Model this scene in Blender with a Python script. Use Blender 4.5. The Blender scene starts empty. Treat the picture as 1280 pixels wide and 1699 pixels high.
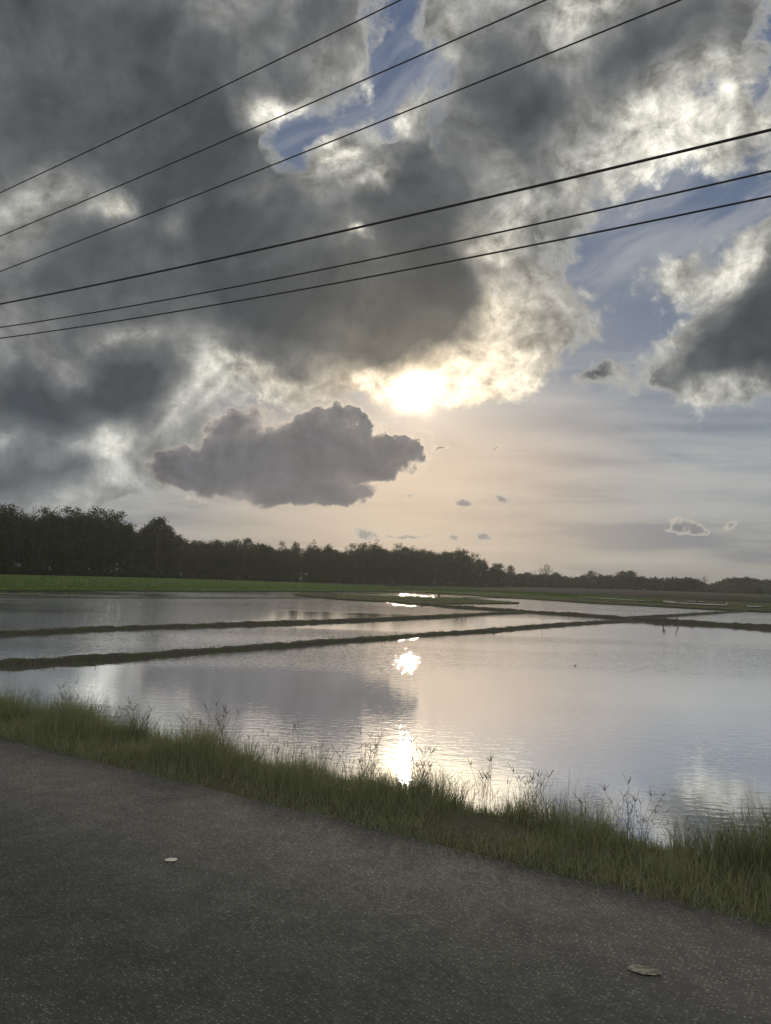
import bpy, bmesh, math, random
import numpy as np
from mathutils import Vector, Matrix
R = math.radians
scene = bpy.context.scene
COL = scene.collection

# ------------------------------------------------------------------ camera
F_PX, CX, CY = 1259.0, 640.0, 849.5
PITCH, ROLL = R(4.9), R(1.9)
CAM = Vector((0, 0, 1.5))
WATER_Z = -1.0
fw = Vector((0, math.cos(PITCH), math.sin(PITCH)))
r0 = Vector((1, 0, 0)); u0 = Vector((0, -math.sin(PITCH), math.cos(PITCH)))
cr = r0 * math.cos(ROLL) + u0 * math.sin(ROLL)
cu = u0 * math.cos(ROLL) - r0 * math.sin(ROLL)
cd = bpy.data.cameras.new('camera'); cam = bpy.data.objects.new('camera', cd); COL.objects.link(cam)
cd.sensor_fit = 'VERTICAL'; cd.sensor_height = 24.0; cd.lens = 24.0 * F_PX / 1699.0
cd.clip_start = 0.05; cd.clip_end = 20000
m = Matrix.Identity(4)
for i in range(3):
    m[i][0] = cr[i]; m[i][1] = cu[i]; m[i][2] = -fw[i]; m[i][3] = CAM[i]
cam.matrix_world = m
scene.camera = cam

def ray(px, py):
    return (fw + cr * ((px - CX) / F_PX) - cu * ((py - CY) / F_PX)).normalized()

# ------------------------------------------------------------------ sun and sky
SUN_DIR = ray(690, 652)
SUN_EL = math.asin(SUN_DIR.z); SUN_AZ = math.atan2(SUN_DIR.x, SUN_DIR.y)
sd = bpy.data.lights.new('sun', 'SUN'); sun = bpy.data.objects.new('sun', sd); COL.objects.link(sun)
sd.energy = 0.5; sd.angle = R(0.8); sd.color = (1.0, 0.88, 0.70)
sun.rotation_euler = (-SUN_DIR).to_track_quat('-Z', 'Y').to_euler()
scene.view_settings.view_transform = 'Standard'; scene.view_settings.look = 'None'
scene.view_settings.exposure = 0.0; scene.view_settings.gamma = 1.0

def q_of(d):                       # stereographic chart of the sky dome about the +Y horizon point
    return (2 * d.x / (1 + d.y), 2 * d.z / (1 + d.y))
def q_px(px, py): return q_of(ray(px, py))

world = bpy.data.worlds.new('World'); scene.world = world; world.use_nodes = True
W = world.node_tree; W.nodes.clear()
class NB:
    """small node-tree builder: every call returns an output socket"""
    def __init__(s, t): s.t = t
    def n(s, typ, **kw):
        x = s.t.nodes.new(typ)
        for k, v in kw.items(): setattr(x, k, v)
        return x
    def put(s, sock, v):
        if isinstance(v, bpy.types.NodeSocket): s.t.links.new(v, sock)
        elif v is not None: sock.default_value = v
    def math(s, op, a, b=None, c=None, clamp=False):
        x = s.n('ShaderNodeMath', operation=op, use_clamp=clamp)
        s.put(x.inputs[0], a); s.put(x.inputs[1], b); s.put(x.inputs[2], c)
        return x.outputs[0]
    def vmath(s, op, a, b=None, c=None, scale=None):
        x = s.n('ShaderNodeVectorMath', operation=op)
        s.put(x.inputs[0], a); s.put(x.inputs[1], b)
        if c is not None: s.put(x.inputs[2], c)
        if scale is not None: s.put(x.inputs['Scale'], scale)
        return x.outputs['Value' if op in ('LENGTH', 'DOT_PRODUCT', 'DISTANCE') else 'Vector']
    def noise(s, vec, scale, detail=8, rough=0.55, dist=0.0, typ='FBM', out='Fac', lac=2.0):
        x = s.n('ShaderNodeTexNoise'); x.noise_type = typ
        s.put(x.inputs['Vector'], vec); s.put(x.inputs['Scale'], scale); s.put(x.inputs['Detail'], detail)
        s.put(x.inputs['Roughness'], rough); s.put(x.inputs['Distortion'], dist); s.put(x.inputs['Lacunarity'], lac)
        return x.outputs[out]
    def mapping(s, vec, loc=(0,0,0), rot=0.0, scale=(1,1,1), typ='POINT'):
        x = s.n('ShaderNodeMapping', vector_type=typ)
        s.put(x.inputs['Vector'], vec); x.inputs['Location'].default_value = loc
        x.inputs['Rotation'].default_value = rot if isinstance(rot, tuple) else (0, 0, rot); x.inputs['Scale'].default_value = scale
        return x.outputs[0]
    def rng(s, v, a, b, c=0.0, d=1.0, smooth=True):
        x = s.n('ShaderNodeMapRange', interpolation_type='SMOOTHSTEP' if smooth else 'LINEAR')
        for i, q in enumerate((v, a, b, c, d)): s.put(x.inputs[i], q)
        return x.outputs[0]
    def mix(s, f, a, b, blend='MIX'):
        x = s.n('ShaderNodeMix', data_type='RGBA', blend_type=blend)
        if len(a) == 3 if isinstance(a, tuple) else False: a = (*a, 1)
        if len(b) == 3 if isinstance(b, tuple) else False: b = (*b, 1)
        s.put(x.inputs[0], f); s.put(x.inputs[6], a); s.put(x.inputs[7], b)
        return x.outputs[2]
    def mix_f(s, f, a, b):
        x = s.n('ShaderNodeMix', data_type='FLOAT'); s.put(x.inputs[0], s.math('MULTIPLY', f, 0.5)); s.put(x.inputs[2], a); s.put(x.inputs[3], b); return x.outputs[0]
    def ramp(s, f, stops, interp='LINEAR'):
        x = s.n('ShaderNodeValToRGB'); e = x.color_ramp.elements; x.color_ramp.interpolation = interp
        while len(e) > 1: e.remove(e[-1])
        e[0].position = stops[0][0]; e[0].color = (*stops[0][1], 1)
        for p, c in stops[1:]:
            y = e.new(p); y.color = (*c, 1)
        s.put(x.inputs[0], f); return x.outputs[0]

def srgb(r, g, b):
    f = lambda c: (c/255/12.92) if c/255 <= .04045 else ((c/255+.055)/1.055)**2.4
    return (f(r), f(g), f(b))

B = NB(W)
dirv = B.n('ShaderNodeTexCoord').outputs['Generated']
dirv = B.vmath('NORMALIZE', dirv)
sep = B.n('ShaderNodeSeparateXYZ'); B.put(sep.inputs[0], dirv)
dx, dy, dz = sep.outputs
den = B.math('MAXIMUM', B.math('ADD', dy, 1.0), 0.02)
cmb = B.n('ShaderNodeCombineXYZ')
B.put(cmb.inputs[0], B.math('MULTIPLY', B.math('DIVIDE', dx, den), 2.0))
B.put(cmb.inputs[1], B.math('MULTIPLY', B.math('DIVIDE', dz, den), 2.0))
P = cmb.outputs[0]

def stroke_xf(px, py, rx, ry, ang=0.0):
    """ellipse given in picture degrees/pixels of the photograph -> centre, rotation and radii on the sky chart"""
    qx, qy = q_px(px, py)
    ax, ay = q_px(px + 1, py); s = math.hypot(ax - qx, ay - qy)
    rot = math.atan2(ay - qy, ax - qx) + R(ang)
    return (qx, qy), rot, (rx * s, ry * s)
def add_strokes(P, strokes, base, shape='SPHERICAL'):
    acc = base
    for px, py, rx, ry, ang, amp in strokes:
        c, rot, rr = stroke_xf(px, py, rx, ry, ang)
        v = B.mapping(P, (c[0], c[1], 0), rot, (rr[0], rr[1], 1), 'TEXTURE')
        g = B.n('ShaderNodeTexGradient', gradient_type=shape); B.put(g.inputs[0], v)
        acc = B.math('MULTIPLY_ADD', g.outputs[1], amp, acc)
    return acc

# noises shared by the cloud layers
nC = B.noise(P, 5.0, 3, 0.5, out='Color')
warp = B.vmath('MULTIPLY_ADD', B.vmath('SUBTRACT', nC, (0.5, 0.5, 0.5)), (0.09, 0.09, 0), P)
nF = B.noise(P, 21.0, 5, 0.6, out='Color')
warp2 = B.vmath('MULTIPLY_ADD', B.vmath('SUBTRACT', nF, (0.5, 0.5, 0.5)), (0.04, 0.04, 0), warp)
N1 = B.noise(warp, 8.0, 10, 0.66)
sdx, sdy = q_of(SUN_DIR)
toward = B.vmath('NORMALIZE', B.vmath('SUBTRACT', (sdx, sdy, 0), P))
N0 = B.noise(warp, 7.0, 7, 0.48)
N1s = B.noise(B.vmath('MULTIPLY_ADD', toward, (0.014, 0.014, 0), warp), 8.0, 10, 0.66)
relief = B.math('SUBTRACT', N1, N1s)                # >0 where the cloud faces the sun

# ---- thickness of the upper cloud deck: (x, y, rx, ry, degrees, amount)
#STROKES_BEGIN
# coverage: where there is cloud at all (base 0.62 = covered, negative strokes open the blue)
COVER = [
 (500, 222, 80, 66, 50, -2.0), (590, 165, 150, 70, 28, -2.0), (690, 130, 100, 80, 20, -1.0), (640, 215, 60, 50, 10, -0.8),
 (665, 20, 70, 110, -20, -1.5), (730, 80, 90, 80, 20, -0.7), (800, 20, 60, 60, 0, -1.2), (735, 200, 45, 90, 10, -0.6),
 (1190, 155, 120, 42, -5, -1.5), (1290, 100, 80, 170, 15, -1.5), (1240, 250, 200, 60, 20, -0.9),
 (1180, 350, 260, 110, 12, -1.9), (1010, 420, 180, 90, 15, -1.3), (1130, 300, 110, 50, 10, -0.6), (1200, 330, 90, 50, 10, -0.8), (1010, 440, 90, 60, 0, -0.5), (1010, 530, 150, 130, 20, -1.6), (1130, 520, 170, 130, 30, -1.3), (1000, 620, 170, 80, 0, -1.2), (1000, 700, 600, 70, 0, -1.4),
 (1150, 760, 400, 60, 0, -0.9), (930, 640, 90, 70, 0, -1.0), (950, 330, 130, 40, 10, -0.45), (905, 440, 60, 40, 0, -0.6), (950, 470, 60, 50, 0, -0.5), (1230, 300, 120, 50, 10, -0.5), (1090, 265, 180, 60, 20, -0.6), (900, 400, 60, 50, 0, -0.5),
 # low sky between the trees and the deck
 (1000, 930, 1100, 330, 0, -4.2), (520, 880, 420, 120, 0, -3.2), (400, 690, 110, 40, -15, -0.9), (700, 740, 260, 60, 0, -1.6), (600, 680, 90, 30, -10, -0.5), (440, 680, 160, 50, 0, -0.7),
 # cumulus put back
 (545, 220, 60, 60, 20, 1.5), (735, 38, 55, 45, 40, 1.5), (640, 270, 110, 55, 10, 1.0), (700, 185, 50, 50, 0, 0.5),
 (1080, 445, 90, 46, 20, 1.1), (1140, 430, 60, 50, 50, 1.1), (1195, 280, 34, 80, -25, 1.0), (985, 555, 45, 24, 0, 1.0), (1060, 590, 60, 30, 20, 1.0), (985, 470, 60, 24, 20, 0.6),
 (1310, 480, 130, 210, -28, 3.2), (1245, 580, 120, 100, 0, 2.4), (1180, 620, 100, 60, 10, 1.3), (1090, 620, 70, 40, 25, 0.9), (985, 630, 70, 40, 18, 1.7), (1005, 612, 30, 26, 40, 0.7), (955, 645, 30, 20, 0, 0.6), (1270, 410, 80, 80, 0, 1.4), (1230, 480, 90, 90, 0, 1.0),
 (890, 540, 100, 60, 40, 1.1), (800, 640, 90, 80, 0, 1.8), (850, 630, 50, 40, 0, 0.8), (870, 560, 80, 60, 40, 0.8), (840, 440, 100, 80, 0, 0.5),
 (20, 800, 330, 160, 0, 2.6), (-150, 860, 380, 160, 0, 2.5), (230, 750, 120, 110, 0, 0.6), (280, 800, 80, 30, -10, 0.6),
]
# darkness: how thick (grey) the cloud is there (base 0.30)
DARK = [
 (130, 140, 420, 330, -20, 0.70), (-60, 60, 400, 300, 0, 0.25), (300, 240, 230, 190, -30, 0.34), (480, 70, 180, 90, 10, 0.42), (250, 30, 200, 90, 0, 0.1),
 (60, 470, 300, 90, 10, 0.30), (320, 420, 330, 130, 15, 0.40), (380, 560, 330, 110, -8, 0.46), (480, 470, 300, 110, 10, 0.28), (200, 330, 90, 60, 30, 0.22),
 (700, 400, 130, 230, -10, 0.75), (690, 300, 130, 110, 0, 0.35), (640, 540, 220, 130, -10, 0.55), (760, 490, 80, 90, 0, 0.35), (560, 350, 190, 70, 15, 0.3), (730, 560, 110, 70, 0, 0.2), (500,610,110,70,-20,.3),
 (840, 180, 110, 120, 40, 0.50), (900, 130, 100, 50, 20, 0.18), (1090, 50, 180, 70, 12, 0.34), (1010, 120, 120, 50, 20, 0.10), (860, 260, 110, 60, 10, 0.15), (780, 110, 60, 60, 0, 0.2), (830, 40, 90, 60, 0, 0.3), (940, 30, 120, 60, 0, 0.1),
 (0, 580, 260, 60, 0, 0.25), (60, 655, 190, 62, -6, 0.62), (240, 650, 110, 55, 0, 0.60), (120, 780, 220, 90, 0, 0.22), (160, 760, 150, 50, 0, 0.12), (30, 790, 200, 70, 0, 0.20), (100, 730, 90, 40, -20, 0.10),
 (1275, 585, 125, 90, -20, 0.75), (1200, 612, 110, 44, 10, 0.55), (1290, 490, 70, 110, -25, 0.45), (1190, 480, 60, 120, -35, -0.3), (990, 636, 44, 20, 14, 0.50), (975, 615, 34, 16, 30, -0.4), (1240, 560, 90, 60, 0, 0.1),
 # bright patches
 (515, 212, 55, 50, 30, -0.55), (565, 235, 60, 40, 0, -0.3), (640, 285, 50, 44, 40, -0.5), (690, 205, 50, 40, 0, -0.3), (600, 300, 50, 30, 0, -0.25),
 (445, 168, 90, 46, 12, -0.75), (405, 130, 50, 60, 0, -0.30), (620, 110, 50, 80, 10, -0.35), (660, 270, 120, 80, 0, -0.30), (545, 215, 70, 60, 0, -0.25), (480,20,60,30,20,-.25),
 (145, 378, 55, 44, -10, -0.55), (60, 350, 110, 50, -20, -0.22), (285, 375, 70, 46, 20, -0.42), (320, 320, 120, 60, 30, -0.2), (420, 310, 40, 26, 0, -0.30),
 (588, 404, 24, 20, 0, -0.55), (350, 250, 90, 60, 0, -0.12), (430, 590, 110, 40, -10, -0.1),
 (1010, 220, 260, 120, 20, -0.26), (1200, 110, 130, 110, 0, -0.28), (940, 60, 60, 70, 40, -0.25), (850, 370, 110, 80, 20, -0.25), (1260,200,60,50,0,-.3),
 (850, 560, 130, 90, 50, -0.35), (800, 640, 90, 90, 0, -0.5), (590, 615, 110, 50, 0, -0.75), (680, 640, 120, 60, 0, -0.8), (490, 605, 50, 30, -30, -0.25), (480,650,50,20,0,-.2),
 (230, 600, 80, 36, -20, -0.40), (330, 655, 60, 60, 0, -0.35), (400, 645, 80, 24, -15, -0.35), (215, 730, 60, 80, 0, -0.18), (220, 780, 60, 40, 0, -0.18), (85, 745, 40, 30, -30, -0.15), (5, 720, 30, 30, 0, -0.15), (130, 620, 60, 20, -10, -.2),
]
NEAR = [
 (490, 785, 200, 62, 2, 1.4), (360, 770, 119, 48, 6, 1.4), (295, 766, 50, 53, 0, 1), (540, 722, 83, 56, -5, 1), (610, 755, 115, 46, -14, 1.1), (530, 822, 117, 25, 2, 1), (378, 712, 62, 43, 0, 0.8), (680, 752, 73, 20, -12, 0.7), (548, 682, 36, 32, 0, 0.5), (450, 735, 116, 52, 4, 0.9),
 (740, 742, 56, 12, -8, 0.42), (820, 742, 36, 7, 0, 0.36), (705, 722, 56, 13, 0, 0.42), (600, 706, 60, 22, -34, 0.42), (420, 688, 60, 20, 10, 0.40),
]
SMALL = [
 (768, 834, 24, 9, -5, 1.1), (835, 831, 28, 12, -10, 1.1), (985, 808, 14, 5, 0, 0.9), (755, 889, 16, 8, 0, 0.9), (803, 891, 26, 13, 0, 1.1),
 (1130, 874, 42, 20, -8, 1.1), (1165, 880, 30, 14, 0, 0.9), (1215, 872, 18, 12, 0, 0.8), (605, 888, 46, 18, 0, 1.0), (700, 893, 50, 7, 0, 0.7), (660, 893, 40, 6, 0, 0.7),
 (322, 826, 36, 14, 0, 0.6), (680, 820, 20, 9, 0, .7),
]
#STROKES_END
fine = B.noise(warp2, 30.0, 6, 0.6)
C = add_strokes(warp2, COVER, 1.05)
rag = B.rng(C, 1.04, 0.72)                               # broken, wispy margins; solid interior
C = B.math('MULTIPLY_ADD', B.math('SUBTRACT', N1, 0.5), B.math('MULTIPLY', rag, 5.2), C)
C = B.math('MULTIPLY_ADD', B.math('SUBTRACT', fine, 0.5), B.math('MULTIPLY', rag, 2.4), C)
nL = B.noise(P, 3.0, 6, 0.55, out='Color')
warpT = B.vmath('MULTIPLY_ADD', B.vmath('SUBTRACT', nL, (0.5, 0.5, 0.5)), (0.22, 0.22, 0), warp)
T = B.math('MINIMUM', add_strokes(warpT, DARK, 0.44), 0.93)
T = B.math('MULTIPLY_ADD', B.math('SUBTRACT', N0, 0.5), B.rng(T, 0.95, 0.4, 1.35, 1.6), T)
# ---- clear sky: the physical sky, seen through thin high cloud
skyn = B.n('ShaderNodeTexSky', sky_type='NISHITA', sun_disc=False)
skyn.sun_elevation = SUN_EL; skyn.sun_rotation = SUN_AZ; skyn.air_density = 1.2; skyn.dust_density = 2.0; skyn.ozone_density = 1.5
nish = B.vmath('SCALE', skyn.outputs[0], scale=0.05)
el = B.math('MAXIMUM', dz, 0.0)
sdot = B.vmath('DOT_PRODUCT', dirv, tuple(SUN_DIR))
ang = B.math('ARCCOSINE', B.math('MINIMUM', sdot, 0.99999))         # radians from the sun
blue = B.ramp(el, [(0.0, srgb(146, 147, 144)), (0.07, srgb(151, 155, 157)), (0.16, srgb(142, 152, 163)), (0.26, srgb(114, 127, 147)),
                   (0.38, srgb(98, 114, 139)), (0.60, srgb(86, 102, 132)), (1.0, srgb(76, 90, 122))])
# streaky thin stratus low down
stv = B.mapping(P, (0, 0, 0), R(-3), (3.0, 24.0, 1))
st = B.noise(stv, 1.0, 6, 0.55, 0.3)
veil = B.math('MULTIPLY', B.rng(st, 0.42, 0.68), B.rng(el, 0.42, 0.1))
blue = B.mix(B.math('MULTIPLY', veil, 0.7), blue, srgb(180, 181, 180))
veild = B.math('MULTIPLY', B.rng(st, 0.5, 0.36), B.rng(el, 0.30, 0.16))
blue = B.mix(B.math('MULTIPLY', veild, 0.75), blue, srgb(108, 120, 136))
wisp = B.noise(B.mapping(B.mapping(warp, (0, 0, 0), R(-28)), (3, 1, 0), 0.0, (3.2, 8.5, 1)), 1.0, 8, 0.6, 0.5)
blue = B.mix(B.math('MULTIPLY', B.rng(wisp, 0.42, 0.66), B.rng(el, 0.17, 0.28, 0.0, 0.62)), blue, srgb(170, 173, 178))
warm = B.math('MULTIPLY', B.rng(ang, 0.40, 0.05), B.rng(el, 0.27, 0.13))
blue = B.mix(B.math('MULTIPLY', warm, 0.72), blue, srgb(206, 180, 158))
clear = B.mix(0.06, blue, nish)

# ---- deck colour from its thickness: thin cloud is bright, thick cloud is dark
cloud = B.ramp(T, [(0.0, srgb(236, 233, 220)), (0.15, srgb(212, 209, 197)), (0.33, srgb(172, 171, 164)), (0.52, srgb(132, 133, 131)),
                   (0.75, srgb(98, 102, 104)), (1.0, srgb(72, 77, 81))])
lit = B.math('MULTIPLY_ADD', relief, B.rng(T, 0.9, 0.2, 1.1, 6.0), 1.0)
edge = B.math('MULTIPLY', B.rng(C, 0.75, 0.05), B.rng(N0, 0.38, 0.60))                            # thin margins transmit the light
lit = B.mix_f(B.rng(dz, 0.25, 0.16), lit, 1.0)
lit = B.math('MULTIPLY', lit, B.math('MULTIPLY_ADD', B.math('SUBTRACT', fine, 0.5), B.rng(T, 0.8, 0.2, 0.2, 1.3), 1.0))
cloud = B.vmath('SCALE', cloud, scale=B.math('MAXIMUM', lit, 0.5))
cloud = B.mix(B.math('MULTIPLY', edge, 0.6), cloud, srgb(212, 209, 198))
tint = B.mix(B.rng(ang, 0.27, 0.03), (1, 1, 1), (1.24, 1.08, 0.90))
cloud = B.vmath('MULTIPLY', cloud, tint)
lowleft = B.math('MULTIPLY', B.rng(dz, 0.27, 0.15), B.rng(ang, 0.2, 0.5))
cloud = B.mix(B.math('MULTIPLY', lowleft, 0.55), cloud, B.vmath('MULTIPLY', cloud, (0.92, 1.00, 1.12)))
skyc = B.mix(B.rng(C, -0.60, 0.70), clear, cloud)

# ---- glow of the sun through the thin cloud (light it gives off, kept out of thick cloud)
thin = B.rng(T, 0.9, 0.3, 0.2, 1.0)
angn = B.math('MULTIPLY', ang, B.math('MULTIPLY_ADD', B.math('SUBTRACT', N1, 0.5), -1.3, 1.0))
g1 = B.math('EXPONENT', B.math('MULTIPLY', B.math('POWER', B.math('DIVIDE', angn, 0.022), 2.0), -1.0))
g2 = B.math('EXPONENT', B.math('MULTIPLY', B.math('DIVIDE', ang, 0.085), -1.0))
gl = B.math('MULTIPLY', B.math('ADD', B.math('MULTIPLY', g1, 3.2), B.math('MULTIPLY', g2, 0.55)), thin)
skyc = B.vmath('ADD', skyc, B.vmath('SCALE', (1.0, 0.80, 0.55), scale=gl))

# ---- nearer dark cumulus below the sun with a bright crisp rim
NB_ = B.noise(B.vmath('MULTIPLY_ADD', nF, (0.02, 0.02, 0), P), 22.0, 8, 0.6)
T2 = add_strokes(B.vmath('MULTIPLY_ADD', B.vmath('SUBTRACT', nF, (0.5, 0.5, 0.5)), (0.06, 0.05, 0), B.vmath('MULTIPLY_ADD', B.vmath('SUBTRACT', nC, (0.5, 0.5, 0.5)), (0.06, 0.05, 0), P)), NEAR, -0.28)
T2 = B.math('MULTIPLY_ADD', B.math('SUBTRACT', NB_, 0.5), B.math('MULTIPLY', B.rng(T2, -0.27, 0.0), B.rng(dz, 0.10, 0.20, 0.35, 1.5)), T2)
T2c = B.math('MULTIPLY_ADD', B.math('SUBTRACT', N0, 0.5), 1.3, T2)
near = B.ramp(T2c, [(0.0, srgb(180, 170, 160)), (0.14, srgb(146, 139, 136)), (0.34, srgb(118, 116, 117)), (0.7, srgb(104, 103, 107)), (1.0, srgb(96, 97, 102))])
near = B.mix(B.rng(T2, 0.16, 0.02, 0.0, 0.8), near, srgb(216, 196, 178))
near = B.vmath('SCALE', near, scale=B.math('MULTIPLY_ADD', relief, 2.2, 1.0))
near = B.mix(B.math('MULTIPLY', B.rng(T2, 0.26, 0.06), B.rng(ang, 0.28, 0.05)), near, (1.0, 0.84, 0.62))
skyc = B.mix(B.rng(T2, -0.06, B.rng(dz, 0.10, 0.19, 0.42, 0.24), 0.0, 0.94), skyc, near)
NS = B.noise(P, 52.0, 6, 0.6)
T3 = add_strokes(B.vmath('MULTIPLY_ADD', B.vmath('SUBTRACT', nF, (0.5, 0.5, 0.5)), (0.02, 0.02, 0), P), SMALL, -0.30)
T3 = B.math('MULTIPLY_ADD', B.math('SUBTRACT', NS, 0.5), B.rng(T3, -0.29, 0.0, 0.0, 2.6), T3)
small = B.ramp(T3, [(0.0, srgb(212, 202, 186)), (0.30, srgb(198, 190, 178)), (0.62, srgb(138, 134, 135)), (1.0, srgb(118, 116, 122))])
skyc = B.mix(B.math('MULTIPLY', B.rng(T3, 0.0, 0.3), 0.75), skyc, small)

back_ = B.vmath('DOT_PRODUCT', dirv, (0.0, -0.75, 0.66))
skyc = B.vmath('SCALE', skyc, scale=B.rng(back_, 0.05, 0.75, 1.0, 2.3))  # unseen sky behind and overhead brightened, added fill for the grass and road
# below the horizon: the far plain
skyc = B.mix(B.rng(dz, 0.0, -0.02), skyc, (0.10, 0.10, 0.09))
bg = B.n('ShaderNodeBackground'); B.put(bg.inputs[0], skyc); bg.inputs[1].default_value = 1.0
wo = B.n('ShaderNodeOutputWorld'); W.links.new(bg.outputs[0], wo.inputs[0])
world.cycles.sampling_method = 'MANUAL'; world.cycles.sample_map_resolution = 1024

# =================================================================== helpers
rs = np.random.RandomState(7)
random.seed(11)
def at(px, py, z=WATER_Z):
    d = ray(px, py); t = (z - CAM.z) / d.z
    return Vector((d.x * t, d.y * t, z))
def at_dist(px, dist, z):
    """ground point at a distance, in the direction of photo column px"""
    d = ray(px, 958); a = math.atan2(d.x, d.y)
    return Vector((math.sin(a) * dist, math.cos(a) * dist, z))
UD = Vector((-0.8448, 0.5351, 0)); ND = Vector((0.5351, 0.8448, 0))   # along the road, and across it towards the paddies
def rd(s, d, z=0.0): return UD * s + ND * d + Vector((0, 0, z))
D_EDGE = 3.98

def link(o, parent=None):
    COL.objects.link(o)
    if parent is not None: o.parent = parent
    return o
def mesh_np(name, verts, faces, mat, parent=None, smooth=False, colors=None):
    """verts (n,3) and faces, a list of (k,4)/(k,3) integer arrays"""
    me = bpy.data.meshes.new(name)
    verts = np.asarray(verts, np.float32)
    if not isinstance(faces, list): faces = [faces]
    faces = [np.asarray(f, np.int32) for f in faces if len(f)]
    me.vertices.add(len(verts)); me.vertices.foreach_set('co', verts.ravel())
    loops = np.concatenate([f.ravel() for f in faces]); sizes = np.concatenate([np.full(len(f), f.shape[1], np.int32) for f in faces])
    me.loops.add(len(loops)); me.loops.foreach_set('vertex_index', loops)
    me.polygons.add(len(sizes)); me.polygons.foreach_set('loop_start', np.concatenate([[0], np.cumsum(sizes)[:-1]]).astype(np.int32))
    me.polygons.foreach_set('loop_total', sizes)
    if smooth: me.polygons.foreach_set('use_smooth', np.ones(len(sizes), bool))
    me.update(calc_edges=True); me.validate()
    me.materials.append(mat)
    return link(bpy.data.objects.new(name, me), parent)
def tag(o, label, cat, group=None):
    o['label'] = label; o['category'] = cat
    if group: o['group'] = group
    return o
def kind(o, k): o['kind'] = k; return o
def empty(name, loc):
    o = bpy.data.objects.new(name, None); o.location = loc; o.empty_display_size = 0.2
    return link(o)

def material(name, build):
    m = bpy.data.materials.new(name); m.use_nodes = True; t = m.node_tree; t.nodes.clear()
    b = NB(t); out = b.n('ShaderNodeOutputMaterial'); sh = build(b); t.links.new(sh, out.inputs[0]); return m
def pbsdf(b, color, rough=0.8, spec=0.3, normal=None, **kw):
    p = b.n('ShaderNodeBsdfPrincipled'); b.put(p.inputs['Base Color'], (*color, 1) if isinstance(color, tuple) and len(color) == 3 else color)
    b.put(p.inputs['Roughness'], rough); b.put(p.inputs['Specular IOR Level'], spec)
    if normal is not None: b.put(p.inputs['Normal'], normal)
    for k, v in kw.items(): b.put(p.inputs[k], v)
    return p.outputs[0]
def bump(b, h, strength=0.5, dist=0.01, normal=None):
    x = b.n('ShaderNodeBump'); b.put(x.inputs['Strength'], strength); b.put(x.inputs['Distance'], dist); b.put(x.inputs['Height'], h)
    if normal is not None: b.put(x.inputs['Normal'], normal)
    return x.outputs[0]
def pos(b): return b.n('ShaderNodeNewGeometry').outputs['Position']
ROAD_ROT = math.atan2(UD.y, UD.x)
def road_coords(b):      # x runs along the road, y across it
    return b.mapping(pos(b), (0, 0, 0), ROAD_ROT, (1, 1, 1), 'TEXTURE')

# =================================================================== materials
def m_asphalt(b):
    c = road_coords(b)
    sp = b.n('ShaderNodeSeparateXYZ'); b.put(sp.inputs[0], c); across = b.math('MULTIPLY', sp.outputs[1], -1.0)
    vo = b.n('ShaderNodeTexVoronoi'); b.put(vo.inputs['Vector'], b.mapping(c, scale=(0.6, 1.3, 1))); vo.inputs['Scale'].default_value = 95; vo.inputs['Randomness'].default_value = 1
    vr = b.n('ShaderNodeSeparateColor'); b.put(vr.inputs[0], vo.outputs['Color'])
    vo2 = b.n('ShaderNodeTexVoronoi'); b.put(vo2.inputs['Vector'], b.mapping(c, scale=(0.55, 1.5, 1))); vo2.inputs['Scale'].default_value = 62
    vr2 = b.n('ShaderNodeSeparateColor'); b.put(vr2.inputs[0], vo2.outputs['Color'])
    big = b.noise(c, 0.55, 5, 0.6); mid = b.noise(c, 5.0, 6, 0.65)
    lane = b.rng(b.math('ADD', across, b.math('MULTIPLY', big, 1.6)), 4.3, 3.0)          # worn darker wheel track further from the edge
    base = b.mix(lane, (0.140, 0.134, 0.127), (0.066, 0.073, 0.068))
    base = b.mix(b.rng(mid, 0.35, 0.7), base, b.vmath('SCALE', base, scale=1.35))
    chip = b.ramp(vr.outputs[0], [(0.0, (0.25, 0.25, 0.25)), (0.4, (0.65, 0.65, 0.65)), (0.6, (1.1, 1.1, 1.1)), (0.85, (1.5, 1.5, 1.48)), (1.0, (2.0, 1.97, 1.9))])
    inside = b.rng(vo.outputs['Distance'], 0.45, 0.2)
    col = b.vmath('MULTIPLY', base, b.mix(inside, (0.55, 0.55, 0.55), chip))
    big_chip = b.math('MULTIPLY', b.math('GREATER_THAN', vr2.outputs[1], 0.972), b.rng(vo2.outputs['Distance'], 0.42, 0.25))
    col = b.mix(b.math('MULTIPLY', big_chip, b.rng(vr2.outputs[2], 0, 1, 0.1, 0.75)), col, (0.22, 0.215, 0.20))
    h = b.math('ADD', b.math('MULTIPLY', b.math('SUBTRACT', 0.6, vo.outputs['Distance']), vr.outputs[2]), b.math('MULTIPLY', mid, 0.5))
    n = bump(b, h, 0.7, 0.003)
    return pbsdf(b, col, b.rng(vr.outputs[1], 0, 1, 0.7, 0.95, smooth=False), 0.15, n)
M_ASPHALT = material('asphalt', m_asphalt)

def m_soil(b):
    p = pos(b); n1 = b.noise(p, 2.2, 8, 0.65); n2 = b.noise(p, 30.0, 5, 0.6)
    col = b.mix(b.rng(n1, 0.35, 0.65), (0.050, 0.042, 0.030), (0.045, 0.055, 0.022))
    return pbsdf(b, b.mix(b.rng(n2, 0.4, 0.7), col, (0.085, 0.075, 0.055)), 0.95, 0.15, bump(b, b.math('ADD', n1, b.math('MULTIPLY', n2, 0.3)), 0.8, 0.05))
M_SOIL = material('verge_soil', m_soil)

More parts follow.
